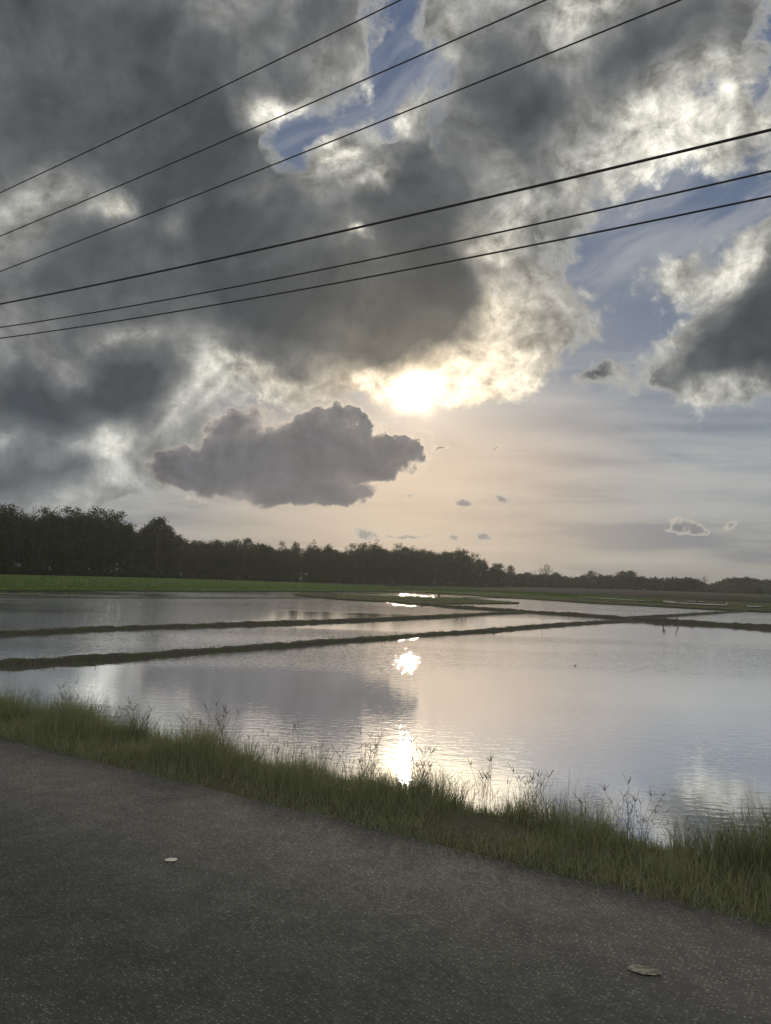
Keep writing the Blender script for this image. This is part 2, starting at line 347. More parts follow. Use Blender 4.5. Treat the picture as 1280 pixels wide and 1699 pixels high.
def m_mud(b):
    p = pos(b); n1 = b.noise(p, 1.6, 8, 0.7); n2 = b.noise(p, 14.0, 6, 0.7)
    col = b.mix(b.rng(n2, 0.35, 0.7), (0.040, 0.036, 0.029), (0.085, 0.076, 0.060))
    col = b.mix(b.rng(n1, 0.5, 0.62), col, (0.050, 0.066, 0.028))
    return pbsdf(b, col, 0.85, 0.25, bump(b, b.math('ADD', b.math('MULTIPLY', n1, 0.6), n2), 1.0, 0.08))
M_MUD = material('bund_mud', m_mud)

def m_green(b):
    p = pos(b); n1 = b.noise(p, 0.06, 6, 0.6); n2 = b.noise(b.mapping(p, scale=(1, 0.35, 1)), 1.3, 6, 0.7)
    col = b.mix(b.rng(n1, 0.35, 0.65), (0.055, 0.105, 0.020), (0.090, 0.150, 0.030))
    col = b.mix(b.rng(n2, 0.45, 0.75), col, (0.045, 0.060, 0.020))
    return pbsdf(b, col, 0.9, 0.1, bump(b, n2, 1.0, 0.3))
M_GREEN = material('rice_green', m_green)
def m_plain(b):
    p = pos(b); n1 = b.noise(b.mapping(p, rot=R(-20), scale=(0.25, 1.6, 1)), 0.035, 6, 0.65); n2 = b.noise(p, 0.9, 7, 0.7)
    col = b.mix(b.rng(n1, 0.40, 0.60), (0.046, 0.070, 0.022), (0.048, 0.042, 0.031))
    return pbsdf(b, b.mix(b.rng(n2, 0.45, 0.75), col, (0.040, 0.045, 0.024)), 0.95, 0.1, bump(b, n2, 1.0, 0.3))
M_PLAIN = material('plain_fields', m_plain)
def m_brown(b):
    p = pos(b); n2 = b.noise(b.mapping(p, scale=(0.3, 1, 1)), 0.7, 7, 0.7)
    return pbsdf(b, b.mix(b.rng(n2, 0.35, 0.7), (0.022, 0.023, 0.015), (0.036, 0.034, 0.024)), 0.95, 0.1, bump(b, n2, 1.0, 0.2))
M_BROWN = material('stubble_brown', m_brown)

def m_water(b):
    p = pos(b)
    patch = b.noise(b.mapping(p, (4.0, 9.0, 0), R(8), (0.30, 1.0, 1)), 0.10, 3, 0.5)      # where the breeze touches the water
    rip1 = b.noise(b.mapping(p, rot=R(12), scale=(1.0, 2.2, 1)), 3.2, 2, 0.5, 0.4)
    rip2 = b.noise(b.mapping(p, rot=R(-15), scale=(1.0, 2.0, 1)), 9.0, 1, 0.5)
    sp = b.n('ShaderNodeSeparateXYZ'); b.put(sp.inputs[0], p)
    y = b.math('ADD', sp.outputs[1], b.math('MULTIPLY', b.math('SUBTRACT', patch, 0.5), 14.0))
    # breeze lanes: a ruffled one beyond the middle of the first paddy, calm water close to the bank and between
    lane = b.math('ADD', b.math('MULTIPLY', b.rng(y, 18.0, 23.0), b.rng(y, 36.0, 31.0, 0.0, 0.55)), b.rng(y, 50.0, 58.0))
    lane = b.math('ADD', lane, b.math('MULTIPLY', b.rng(y, 9.5, 11.5), b.rng(y, 15.0, 12.5, 0.0, 0.09)))
    lane = b.math('MAXIMUM', lane, b.math('MULTIPLY', b.rng(sp.outputs[0], -6.0, -10.0), b.rng(y, 24.0, 28.0)))
    calm = b.math('MAXIMUM', b.rng(patch, 0.60, 0.42), 0.0)
    amp = b.math('ADD', 0.06, b.math('MULTIPLY', lane, b.math('MULTIPLY_ADD', calm, 0.6, 0.25)))
    h = b.math('MULTIPLY', b.math('ADD', rip1, b.math('MULTIPLY', rip2, 0.32)), amp)
    n = bump(b, h, 1.0, 0.024)
    mud = b.n('ShaderNodeBsdfDiffuse'); b.put(mud.inputs[0], (0.26, 0.25, 0.23, 1))
    gl = b.n('ShaderNodeBsdfGlossy'); b.put(gl.inputs['Color'], (0.97, 0.98, 1.0, 1)); b.put(gl.inputs['Roughness'], 0.012); b.put(gl.inputs['Normal'], n)
    fr = b.n('ShaderNodeFresnel'); fr.inputs['IOR'].default_value = 1.36; b.put(fr.inputs['Normal'], n)
    f = b.rng(fr.outputs[0], 0.0, 0.22, 0.50, 0.96, smooth=False)
    mx = b.n('ShaderNodeMixShader'); b.put(mx.inputs[0], f); b.t.links.new(mud.outputs[0], mx.inputs[1]); b.t.links.new(gl.outputs[0], mx.inputs[2])
    return mx.outputs[0]
M_WATER = material('paddy_water', m_water)

def leafmat(name, c1, c2, trans, ns=0.35, rough=0.7):
    def f(b):
        oi = b.n('ShaderNodeObjectInfo'); n1 = b.noise(pos(b), ns, 3, 0.6)
        col = b.mix(b.math('ADD', b.math('MULTIPLY', oi.outputs['Random'], 0.5), b.rng(n1, 0.3, 0.7, 0, 0.5)), c1, c2)
        d = b.n('ShaderNodeBsdfDiffuse'); b.put(d.inputs[0], col)
        t = b.n('ShaderNodeBsdfTranslucent'); b.put(t.inputs[0], b.vmath('MULTIPLY', col, (1.3, 1.25, 0.7)))
        g = b.n('ShaderNodeBsdfGlossy'); b.put(g.inputs['Roughness'], 0.5); b.put(g.inputs['Color'], (0.5, 0.5, 0.5, 1))
        m1 = b.n('ShaderNodeMixShader'); m1.inputs[0].default_value = trans; b.t.links.new(d.outputs[0], m1.inputs[1]); b.t.links.new(t.outputs[0], m1.inputs[2])
        m2 = b.n('ShaderNodeMixShader'); m2.inputs[0].default_value = 0.05; b.t.links.new(m1.outputs[0], m2.inputs[1]); b.t.links.new(g.outputs[0], m2.inputs[2])
        return m2.outputs[0]
    return material(name, f)
M_LEAF = leafmat('tree_leaves', (0.026, 0.036, 0.014), (0.044, 0.056, 0.020), 0.22)
M_LEAFD = leafmat('dry_leaves', (0.075, 0.070, 0.045), (0.10, 0.085, 0.05), 0.25)
M_FAR = leafmat('far_leaves', (0.040, 0.055, 0.030), (0.058, 0.070, 0.034), 0.15, 0.05)
M_GRASS = leafmat('grass_blades', (0.138, 0.165, 0.092), (0.215, 0.228, 0.145), 0.36, 1.4)
M_STALK = leafmat('seed_stalks', (0.07, 0.07, 0.040), (0.12, 0.105, 0.06), 0.2, 3.0)
M_BARK = material('bark', lambda b: pbsdf(b, b.mix(b.noise(b.mapping(pos(b), scale=(3, 3, .5)), 3.0, 5), (0.06, 0.05, 0.04), (0.13, 0.115, 0.095)), 0.9, 0.2))
M_CABLE = material('cable_black', lambda b: pbsdf(b, (0.025, 0.025, 0.027), 0.7, 0.3))
M_STICK = material('weathered_stick', lambda b: pbsdf(b, b.mix(b.noise(pos(b), 20.0, 4), (0.05, 0.04, 0.03), (0.12, 0.10, 0.08)), 0.9, 0.2))
M_PALE = material('pale_paper', lambda b: pbsdf(b, b.mix(b.noise(pos(b), 40.0, 5), (0.42, 0.38, 0.33), (0.62, 0.58, 0.52)), 0.8, 0.2))
M_OCHRE = material('dried_leaf', lambda b: pbsdf(b, b.mix(b.rng(b.noise(pos(b), 45.0, 6), .4, .6), (0.10, 0.10, 0.075), (0.24, 0.235, 0.195)), 0.9, 0.15))

# =================================================================== ground, road, verge, water
def grid_mesh(name, xs, ys, fn, mat):
    nx, ny = len(xs), len(ys)
    V = np.array([fn(x, y) for y in ys for x in xs], np.float32)
    i = np.arange(nx * ny).reshape(ny, nx)
    Fq = np.stack([i[:-1, :-1], i[:-1, 1:], i[1:, 1:], i[1:, :-1]], -1).reshape(-1, 4)
    return mesh_np(name, V, Fq, mat, smooth=True)
def nz(x, y=0.0, z=0.0):
    from mathutils import noise as mn
    return mn.noise(Vector((x, y, z)))

# the bed of the whole plain, one sheet to the horizon
g = mesh_np('ground', [(-9000, -9000, -1.6), (9000, -9000, -1.6), (9000, 9000, -1.6), (-9000, 9000, -1.6)], np.array([[0, 1, 2, 3]]), M_PLAIN); kind(g, 'structure')

def bank_z(d):                          # cross-section of the road embankment
    if d < 3.95: return -0.03
    if d < 4.55: return 0.01
    t = min(1.0, (d - 4.55) / 1.7)
    return 0.01 - 1.5 * (t * t * (3 - 2 * t))
def verge_pt(s, d):
    z = bank_z(d)
    if d > D_EDGE + 0.05: z += 0.05 * nz(s * 1.3, d * 2.0) + 0.015 * nz(s * 7, d * 7, 3)
    return tuple(rd(s, d + (0.10 * nz(s * 0.8, 5.0) if d > 4.2 else 0), z))
xs = np.concatenate([np.arange(-60, -5, 2.5), np.arange(-5, 16, 0.12), np.arange(16, 40, 0.6), np.arange(40, 330, 6)])
v = grid_mesh('verge', xs, [3.90, 3.98, 4.06, 4.15, 4.3, 4.45, 4.6, 4.75, 4.9, 5.1, 5.3, 5.6, 5.9, 6.3], verge_pt, M_SOIL); kind(v, 'structure')
xs2 = np.arange(-60, 331, 15.0)
v2 = grid_mesh('verge', xs2, [-12.0, -8.0, -5.5, -4.0, -3.55], lambda s, d: tuple(rd(s, d, -0.02 if d > -5.5 else -1.5)), M_SOIL); kind(v2, 'structure')
road_xs = np.concatenate([np.arange(-60, -4, 2.0), np.arange(-4, 16, 0.05), np.arange(16, 330, 3.0)])
def road_pt(s, d):
    e = 0.0
    if d > 3.9: e = 0.05 * nz(s * 0.9, 1) + 0.05 * nz(s * 4.3, 2) + 0.03 * nz(s * 13.0, 4) - 0.02
    return tuple(rd(s, d + e, -0.045 if d > 3.99 else 0.012 - 0.0035 * abs(d) * 0.5))
r_ = grid_mesh('road', road_xs, [-3.6, -1.5, 0.0, 1.5, 2.5, 3.3, 3.97, 4.0], road_pt, M_ASPHALT); kind(r_, 'structure')

# paddy water: one level sheet
w = mesh_np('water', [tuple(rd(900, 5.2, WATER_Z)), tuple(rd(-700, 5.2, WATER_Z)), tuple(rd(-700, 900, WATER_Z)), tuple(rd(900, 900, WATER_Z))],
            np.array([[0, 1, 2, 3]]), M_WATER); kind(w, 'structure')

# =================================================================== land beyond the water
def slab(name, pts, z, mat, edge=0.25, step=0.8, skirt=0.5, near=None):
    """level land with a ragged rim; pts = world xy outline"""
    out = []
    n = len(pts)
    for i in range(n):
        a, b_ = Vector(pts[i]), Vector(pts[(i + 1) % n]); L = (b_ - a).length
        k = max(1, min(160, int(L / step))) if (near is None or i in near) else 1
        for j in range(k):
            p = a.lerp(b_, j / k)
            if k > 1: p = p + Vector((nz(p.x * 0.7, p.y * 0.7, 1), nz(p.x * 0.7, p.y * 0.7, 9))) * edge
            out.append(p)
    bm = bmesh.new()
    top = [bm.verts.new((p.x, p.y, z - 0.06 * abs(nz(p.x, p.y, 4)) * (1 if edge else 0))) for p in out]
    low = [bm.verts.new((p.x, p.y, z - skirt)) for p in out]
    es = [bm.edges.new((top[i], top[(i + 1) % len(top)])) for i in range(len(top))]
    bmesh.ops.triangle_fill(bm, edges=es, use_beauty=True)
    if skirt:
        for i in range(len(top)):
            j = (i + 1) % len(top); bm.faces.new((top[i], low[i], low[j], top[j]))
    bmesh.ops.recalc_face_normals(bm, faces=bm.faces)
    me = bpy.data.meshes.new(name); bm.to_mesh(me); bm.free(); me.materials.append(mat)
    return link(bpy.data.objects.new(name, me))
def px_line(pts, z): return [(at(x, y, z).x, at(x, y, z).y) for x, y in pts]
LAND = -0.88
front = px_line([(0, 979.5), (80, 979), (160, 979.5), (320, 980), (480, 980.4), (560, 980.4), (640, 980.8), (690, 981.3), (740, 984), (800, 988.5), (850, 991.5), (900, 994.5),
                 (1000, 1001), (1060, 1003.8), (1140, 1008), (1240, 1013), (1280, 1015), (1500, 1027)], LAND)
d0 = (Vector(front[0]) - Vector(front[2])).normalized()
far_left = Vector(front[0]) + d0 * 260
back = [(1500, 300), (1500, 2500), (-1500, 2500), (-1500, 300)]
plain = slab('fields', [tuple(far_left)] + front + back, LAND, M_PLAIN, near=set(range(0, len(front)))); kind(plain, 'structure')
# brighter strip of young rice to the left, up to the trees
rice_front = px_line([(0, 977.5), (160, 977.6), (320, 978.2), (480, 978.8), (600, 979.2), (720, 981), (820, 983.5), (900, 988), (1000, 993.5), (1100, 999)], -0.83)
rice_back = px_line([(1100, 996), (900, 984), (820, 979), (720, 974.5), (640, 972), (500, 967), (320, 960.5), (160, 956.5), (0, 953)], -0.83)
dl = (Vector(rice_front[0]) - Vector(rice_front[2])).normalized() * 200
rl0 = Vector(rice_front[0]) + dl; rl1 = Vector(rice_back[-1]) + (Vector(rice_back[-1]) - Vector(rice_back[-3])).normalized() * 160
ricef = slab('rice_field', [tuple(rl0)] + rice_front + rice_back + [tuple(rl1)], -0.83, M_GREEN, edge=0.5, step=2.0, skirt=0.3, near=set(range(0, len(rice_front)))); kind(ricef, 'structure')
br = slab('ploughed_field', px_line([(640, 977), (800, 979), (950, 985), (1100, 991), (1280, 999), (1500, 1010), (1500, 1003), (1280, 992), (1150, 985.5), (1000, 977.5), (850, 971), (720, 968), (640, 969)], -0.81), -0.81, M_BROWN, edge=0.8, step=3, skirt=0.3); kind(br, 'structure')
mid = slab('grass_bank', px_line([(500, 982.4), (540, 983.2), (600, 987), (640, 988), (700, 989.5), (770, 991.5), (800, 994), (830, 997), (862, 999),
                            (860, 1000), (800, 1000.8), (740, 1001), (712, 1002.5), (700, 1004.5), (690, 1003), (650, 998), (600, 995.5), (560, 993), (520, 989.5), (490, 986.0)], LAND), LAND, M_PLAIN, edge=0.2, step=0.5); kind(mid, 'structure')
# narrow strips of standing water in the right-hand fields
for k, pts in enumerate(([(955, 989.6), (1000, 991.2), (1050, 994), (1120, 997.6), (1120, 998.9), (1050, 996), (1000, 993.2), (965, 990.8)],
                         [(1100, 998.6), (1150, 1000.6), (1205, 1003.2), (1206, 1004.6), (1150, 1002.2), (1110, 1000)],
                         [(1238, 1004.6), (1262, 1005.5), (1264, 1006.8), (1240, 1006.2)], [(1140, 996.6), (1168, 997.6), (1168, 998.2), (1140, 997.4)])):
    ws = slab('water', px_line(pts, -0.76), -0.76, M_WATER, edge=0.0, step=50, skirt=0.0); kind(ws, 'structure')

# =================================================================== blades of grass, built in bulk
def blades(base, height, lean_dir, lean, width, seg=3, curl=1.6, face_dir=None):
    """base (n,3); returns verts and faces of tapered curved blades"""
    n = len(base); base = np.asarray(base, np.float32)
    a = rs.uniform(0, 2 * np.pi, n) if face_dir is None else face_dir
    side = np.stack([np.cos(a), np.sin(a), np.zeros(n)], 1)
    ld = np.stack([np.cos(lean_dir), np.sin(lean_dir), np.zeros(n)], 1)
    V = []
    for k in range(seg + 1):
        t = k / seg
        c = base + ld * (lean * height * t ** curl)[:, None]
        c[:, 2] = base[:, 2] + height * t * (1 - 0.35 * lean * t)
        wd = width * (1 - t) ** 0.7 * 0.5
        if k < seg: V += [c - side * wd[:, None], c + side * wd[:, None]]
        else: V.append(c)
    V = np.stack(V, 1)                                   # n, 2*seg+1, 3
    m_ = 2 * seg + 1; off = (np.arange(n) * m_)[:, None]
    quads = np.concatenate([off + np.array([2 * k, 2 * k + 1, 2 * k + 3, 2 * k + 2]) for k in range(seg - 1)])
    tris = off + np.array([2 * seg - 2, 2 * seg - 1, 2 * seg])
    return V.reshape(-1, 3), [quads, tris]
def merge(parts):
    V, Q, T3_ = [], [], []; o = 0
    for v_, f_ in parts:
        V.append(v_)
        for f in f_:
            (Q if f.shape[1] == 4 else T3_).append(f + o)
        o += len(v_)
    return np.concatenate(V), [x for x in (np.concatenate(Q) if Q else None, np.concatenate(T3_) if T3_ else None) if x is not None]

# =================================================================== bunds
def resample(pts, step):
    out = [pts[0]]
    for a, b_ in zip(pts[:-1], pts[1:]):
        L = (b_ - a).length; k = max(1, int(round(L / step)))
        out += [a.lerp(b_, (j + 1) / k) for j in range(k)]
    return out
def bund(label, pts, width, height, step=0.22, taper=False, weeds=0, weed_h=0.18, ext0=0, ext1=0):
    P3 = [at(x, y) for x, y in pts]
    if ext0: P3.insert(0, P3[0] + (P3[0] - P3[1]).normalized() * ext0)
    if ext1: P3.append(P3[-1] + (P3[-1] - P3[-2]).normalized() * ext1)
    # round the corners a little
    C = resample(P3, step); n = len(C)
    S = [C[0]] + [(C[i - 1] + C[i] * 2 + C[i + 1]) / 4 for i in range(1, n - 1)] + [C[-1]]
    prof = [(-0.62, -0.35), (-0.5, 0.0), (-0.42, 0.45), (-0.30, 0.85), (-0.1, 1.0), (0.12, 0.97), (0.30, 0.82), (0.43, 0.4), (0.5, 0.0), (0.62, -0.35)]
    V = []
    for i, c in enumerate(S):
        t = (S[min(i + 1, n - 1)] - S[max(i - 1, 0)]).normalized(); nn = Vector((-t.y, t.x, 0))
        f = 1.0 if not taper else min(1.0, (n - 1 - i) / (n * 0.5) + 0.15)
        hh = height * f * 0.88 * (1 + 0.30 * nz(c.x * 0.9, c.y * 0.9, 2) + 0.32 * nz(c.x * 3.2, c.y * 3.2, 5))
        ww = width * (0.6 + 0.4 * f) * (1 + 0.3 * nz(c.x * 0.6, c.y * 0.6, 8))
        sh = 0.12 * width * nz(c.x * 0.8, c.y * 0.8, 12)
        for k, (u_, h_) in enumerate(prof):
            p = c + nn * (u_ * ww + sh); r = 0.16 * height * nz(p.x * 7, p.y * 7, k) + 0.16 * height * nz(p.x * 2.7, p.y * 2.7, k * 3)
            V.append((p.x + r, p.y + r, WATER_Z + h_ * hh + (r if 0 < h_ else 0)))
    m_ = len(prof); i = np.arange(n * m_).reshape(n, m_)
    F = np.stack([i[:-1, :-1], i[:-1, 1:], i[1:, 1:], i[1:, :-1]], -1).reshape(-1, 4)
    o = mesh_np('paddy_bund', V, F, M_MUD, smooth=True); tag(o, label, 'bund', 'earth bunds between the paddies')
    if weeds:
        k = rs.randint(0, n, weeds); dens = np.array([nz(S[j].x * 0.35, S[j].y * 0.35, 31) for j in k]); k = k[dens > -0.12]
        m2 = len(k); b0 = np.array([S[j][:] for j in k]); b0[:, :2] += rs.normal(0, width * 0.2, (m2, 2)); b0[:, 2] = WATER_Z + height * 0.7
        bv, bf = blades(b0, rs.uniform(0.3, 1.0, m2) * weed_h, rs.uniform(0, 6.28, m2), rs.uniform(0.1, 0.6, m2), rs.uniform(0.012, 0.03, m2), seg=2)
        kind(mesh_np('weeds', bv, bf, M_GRASS, parent=o), 'stuff')
    return o
bund('nearest long muddy bund, running from the left edge to the crossing on the right',
     [(0, 1104), (60, 1101), (160, 1095), (230, 1091), (330, 1083), (450, 1074), (540, 1066), (640, 1060), (720, 1054), (800, 1048), (880, 1041), (960, 1035), (1030, 1031), (1050, 1030)], 0.55, 0.15, weeds=1500, ext0=14)
bund('second long muddy bund from the road, behind the nearest one',
     [(0, 1054), (60, 1051), (150, 1046), (300, 1041), (400, 1037), (520, 1033), (640, 1028), (740, 1023), (820, 1019), (870, 1017.5)], 0.6, 0.17, weeds=1500, ext0=14)
bund('broad dark bund running from the grassy spit across to the right edge',
     [(700, 1003.5), (740, 1007.5), (800, 1011.5), (850, 1015), (920, 1019.5), (1000, 1025), (1050, 1029), (1100, 1032), (1160, 1035.5), (1220, 1039), (1280, 1043)], 0.9, 0.26, weeds=1600, ext1=25)
bund('thin straight bund slanting up to the right from the crossing', [(1046, 1026), (1100, 1023.5), (1160, 1019.5), (1220, 1016), (1244, 1014.3)], 0.4, 0.2, step=0.4, weeds=500)
bund('low thin bund at the far left, grassy at its left end', [(0, 991.8), (60, 992.0), (170, 992.4), (320, 992.6), (480, 992.4), (556, 992.8)], 0.5, 0.09, step=0.35, weeds=1400, weed_h=0.10, ext0=40)
bund('grassy bund wedge at the left edge below the green rice', [(-40, 987), (0, 987.8), (60, 989), (120, 990.5), (165, 992)], 2.0, 0.22, step=0.4, taper=True, weeds=3000, weed_h=0.3, ext0=20)
bund('short dark bund ending in a point at the tip of the grassy spit', [(770, 992.0), (820, 992.6), (855, 993.2)], 0.5, 0.12, step=0.5, weeds=100)

# =================================================================== power cables
def tube(pts, r, sides=6, taper=None):
    V, F = [], []; n = len(pts)
    for i, p in enumerate(pts):
        t = (pts[min(i + 1, n - 1)] - pts[max(i - 1, 0)]).normalized()
        a = t.cross(Vector((0, 0, 1)));  a = a.normalized() if a.length > 1e-3 else Vector((1, 0, 0)); b_ = t.cross(a)
        rr = r if taper is None else r * (1 - taper * i / (n - 1))
        for k in range(sides):
            q = 2 * math.pi * k / sides; V.append(tuple(p + (a * math.cos(q) + b_ * math.sin(q)) * rr))
    i = np.arange(n * sides).reshape(n, sides); j = np.roll(i, -1, 1)
    return np.array(V, np.float32), [np.stack([i[:-1], j[:-1], j[1:], i[1:]], -1).reshape(-1, 4)]
WD = 8.0
def on_wires(px, py):
    d = ray(px, py); t = WD / d.dot(ND); p = CAM + d * t
    return p.dot(UD), p.z
cables = [
 ('topmost thin black cable of the upper three crossing the sky', [(0, 320), (330, 163), (665, 0)], 0.0095),
 ('middle thin black cable of the upper three crossing the sky', [(0, 392), (450, 200), (905, 0)], 0.0095),
 ('lowest thin black cable of the upper three crossing the sky', [(0, 451), (480, 260), (800, 138), (1125, 0)], 0.0095),
 ('thick black cable, uppermost of the lower three crossing the sky', [(0, 505), (250, 452), (640, 370), (900, 305), (1280, 215)], 0.016),
 ('black cable just below the thick one, middle of the lower three', [(0, 543), (320, 491), (640, 424), (900, 369), (1280, 285)], 0.011),
 ('lowest black cable of all six crossing the sky', [(0, 561), (320, 514), (640, 452), (900, 404), (1280, 326)], 0.011)]
for lab, pts, r in cables:
    sv = np.array([on_wires(*p) for p in pts]); c = np.polyfit(sv[:, 0], sv[:, 1], 2 if len(pts) > 3 else 2)
    c[0] = min(max(c[0], 0.0009), 0.0045)
    e = sv[:, 1] - c[0] * sv[:, 0] ** 2; c1, c0 = np.polyfit(sv[:, 0], e, 1)
    P3 = [rd(s, WD, c[0] * s * s + c1 * s + c0) for s in np.linspace(-26, 34, 90)]
    v_, f_ = tube(P3, r, 8)
    tag(mesh_np('power_cable', v_, f_, M_CABLE, smooth=True), lab, 'power cable', 'power cables along the road')

# =================================================================== trees
def leaf_cloud(centres, per, spread, size, squash=0.8, flat=0.5):
    n = len(centres) * per
    c = np.repeat(np.asarray(centres, np.float32), per, 0)
    o = rs.normal(0, 1, (n, 3)).astype(np.float32); o *= (spread if np.isscalar(spread) else np.repeat(spread, per)[:, None]) * 0.55; o[:, 2] *= squash
    c = c + o
    u = rs.normal(0, 1, (n, 3)); u[:, 2] *= flat; u /= np.linalg.norm(u, axis=1)[:, None]
    w_ = rs.normal(0, 1, (n, 3)); w_ -= (w_ * u).sum(1)[:, None] * u; w_ /= np.linalg.norm(w_, axis=1)[:, None]
    s = rs.uniform(0.5, 1.2, n)[:, None] * size
    V = np.stack([c - u * s, c + w_ * s * 0.42, c + u * s, c - w_ * s * 0.42], 1).reshape(-1, 3)
    return V, [np.arange(n * 4).reshape(n, 4)]
def tree_meshes(kind_, seed):
    """unit tree 10 m tall; returns (trunk mesh data, crown mesh data)"""
    global rs
    rs = np.random.RandomState(seed); rr = random.Random(seed)
    H = 10.0
    if kind_ == 'dense': nc, per, base, R0, leaf, sp = 95, 34, 0.16, 2.9, 0.26, 0.85
    elif kind_ == 'airy': nc, per, base, R0, leaf, sp = 52, 22, 0.30, 2.8, 0.21, 0.62
    elif kind_ == 'tall': nc, per, base, R0, leaf, sp = 85, 36, 0.25, 2.2, 0.24, 0.72
    elif kind_ == 'lone': nc, per, base, R0, leaf, sp = 26, 46, 0.50, 2.6, 0.30, 0.95
    elif kind_ == 'bare': nc, per, base, R0, leaf, sp = 70, 3, 0.35, 4.2, 0.10, 0.45
    elif kind_ == 'bush': nc, per, base, R0, leaf, sp = 60, 34, 0.02, 5.5, 0.55, 1.9
    cs = []
    while len(cs) < nc:
        z = rr.uniform(base, 0.97); f = (z - base) / (1 - base)
        prof = {'tall': (1 - 0.55 * f ** 1.5), 'bush': math.sqrt(max(0, 1 - f * f))}.get(kind_, math.sin(math.pi * min(1, 0.18 + 0.80 * f)) ** 0.6)
        a = rr.uniform(0, 2 * math.pi); lobes = 1 + 0.30 * math.sin(a * 3 + seed + z * 7) + 0.2 * math.sin(a * 5 - z * 11 + seed)
        rad = R0 * prof * lobes * math.sqrt(rr.random()) 
        cs.append((rad * math.cos(a), rad * math.sin(a), z * H))
    cs = np.array(cs); top = max(cs[:, 2])
    tp = []
    trunk = [Vector((0.25 * math.sin(t * 3 + seed) * t, 0.25 * math.cos(t * 2.3 + seed) * t - 0.25 * math.cos(seed) * 0, t * top * 0.88 - 0.15)) for t in np.linspace(0, 1, 8)]
    tp.append(tube(trunk, 0.19 if kind_ != 'bush' else 0.1, 7, 0.85))
    for j in range(0, len(cs), 1 if kind_ in ('bare', 'lone') else (2 if kind_ == 'airy' else 5)):
        c = Vector(cs[j]); tt = max(0.12, min(0.92, (c.z / top) * 0.75 - 0.05)); i0 = int(tt * 7); b0 = trunk[i0]
        m1 = b0.lerp(c, 0.5) + Vector((rr.uniform(-.3, .3), rr.uniform(-.3, .3), -0.25))
        tp.append(tube([b0, m1, c], 0.06 if kind_ != 'bare' else 0.05, 4, 0.8))
        if kind_ == 'bare':
            for q in range(4):
                e = c + Vector((rr.uniform(-.7, .7), rr.uniform(-.7, .7), rr.uniform(0.0, .8))); tp.append(tube([c.lerp(m1, 0.3), e], 0.028, 3, 0.6))
    tv, tf = merge(tp)
    cv, cf = leaf_cloud(cs, per, sp, leaf)
    return tv, tf, cv, cf
LIB = {}
def proto(kind_, seed, leafm):
    key = (kind_, seed, leafm.name)
    if key not in LIB:
        tv, tf, cv, cf = tree_meshes(kind_, seed)
        a = mesh_np('trunk', tv, tf, M_BARK); b_ = mesh_np('crown', cv, cf, leafm)
        LIB[key] = (a.data, b_.data, float(cv[:, 2].max()))
        bpy.data.objects.remove(a); bpy.data.objects.remove(b_)
    return LIB[key]
def plant(kind_, loc, H, label, cat='tree', group=None, wid=1.0, leafm=None, name=None):
    td, cdat, top = proto(kind_, random.choice({'dense': [1, 2, 3, 4], 'airy': [5, 6, 7], 'tall': [8], 'lone': [9, 10, 13], 'bare': [11], 'bush': [12, 14]}[kind_]), leafm or M_LEAF)
    s = H / top
    e = empty(name or {'bush': 'bush'}.get(kind_, 'broadleaf_tree'), loc); e.scale = (s * wid, s * wid, s); e.rotation_euler = (0, 0, random.uniform(0, 6.28))
    tag(e, label, cat, group)
    link(bpy.data.objects.new('trunk', td), e); link(bpy.data.objects.new('crown', cdat), e)
    return e
def stand(px, top, dist, zb=LAND):
    p = at_dist(px, dist, zb); d = ray(px, top); h = CAM.z + dist * d.z / math.hypot(d.x, d.y) - zb
    return p, h
EDGE = [(-260, 175), (0, 212), (320, 240), (640, 242), (830, 300), (860, 315)]
TOPS = [(-260, 812), (-120, 822), (0, 838), (30, 842), (55, 850), (70, 843), (100, 842), (150, 842), (180, 846), (205, 866), (225, 878), (240, 868), (258, 858), (275, 868), (292, 884), (310, 893), (340, 892), (355, 889), (380, 896), (405, 892),
        (430, 898), (455, 902), (470, 898), (480, 906), (492, 898), (515, 900), (530, 910), (545, 900), (560, 912), (580, 902), (600, 899), (622, 895), (640, 906), (665, 902), (690, 903), (715, 907), (740, 907), (765, 909), (785, 915), (800, 922), (815, 932), (830, 940)]
def lut(tab, x):
    return float(np.interp(x, [t[0] for t in tab], [t[1] for t in tab]))
def sect(px):
    if px < 210: return 'dark tree in the tallest part of the treeline at the far left', 'trees in the tall left part of the treeline'
    if px < 470: return 'dark rounded tree in the even stretch of treeline left of the sun', 'trees in the even middle stretch of the treeline'
    if px < 700: return 'dark brownish tree in the treeline directly under the sun', 'trees in the treeline under the sun'
    return 'dark tree in the low right-hand end of the long treeline', 'trees at the right-hand end of the treeline'
for row, (dd, drop, stp) in enumerate(((0, 0, 13), (9, 3, 12), (20, 6, 15))):
    x = -250.0 + row * 5
    while x < 828 - row * 10:
        px = x + random.uniform(-3, 3); dist = lut(EDGE, px) + dd + random.uniform(-2.5, 2.5)
        top = lut(TOPS, px) + drop * 0.3 + abs(random.gauss(0, 1)) * 5.5 + (8 if px < 205 else (2 if px < 460 else 4)) - (random.random() < 0.2) * 5
        p, H = stand(px, top, dist); lb, gp = sect(px)
        kd = 'airy' if (px < 205 and random.random() < 0.35) or random.random() < 0.2 else ('tall' if random.random() < 0.18 else 'dense')
        plant(kd, p, H * random.uniform(0.96, 1.04), lb, 'tree', gp, wid=random.uniform(0.8, 1.15) * (9.5 / max(H, 7)) ** 0.35)
        x += stp * random.uniform(0.75, 1.25)
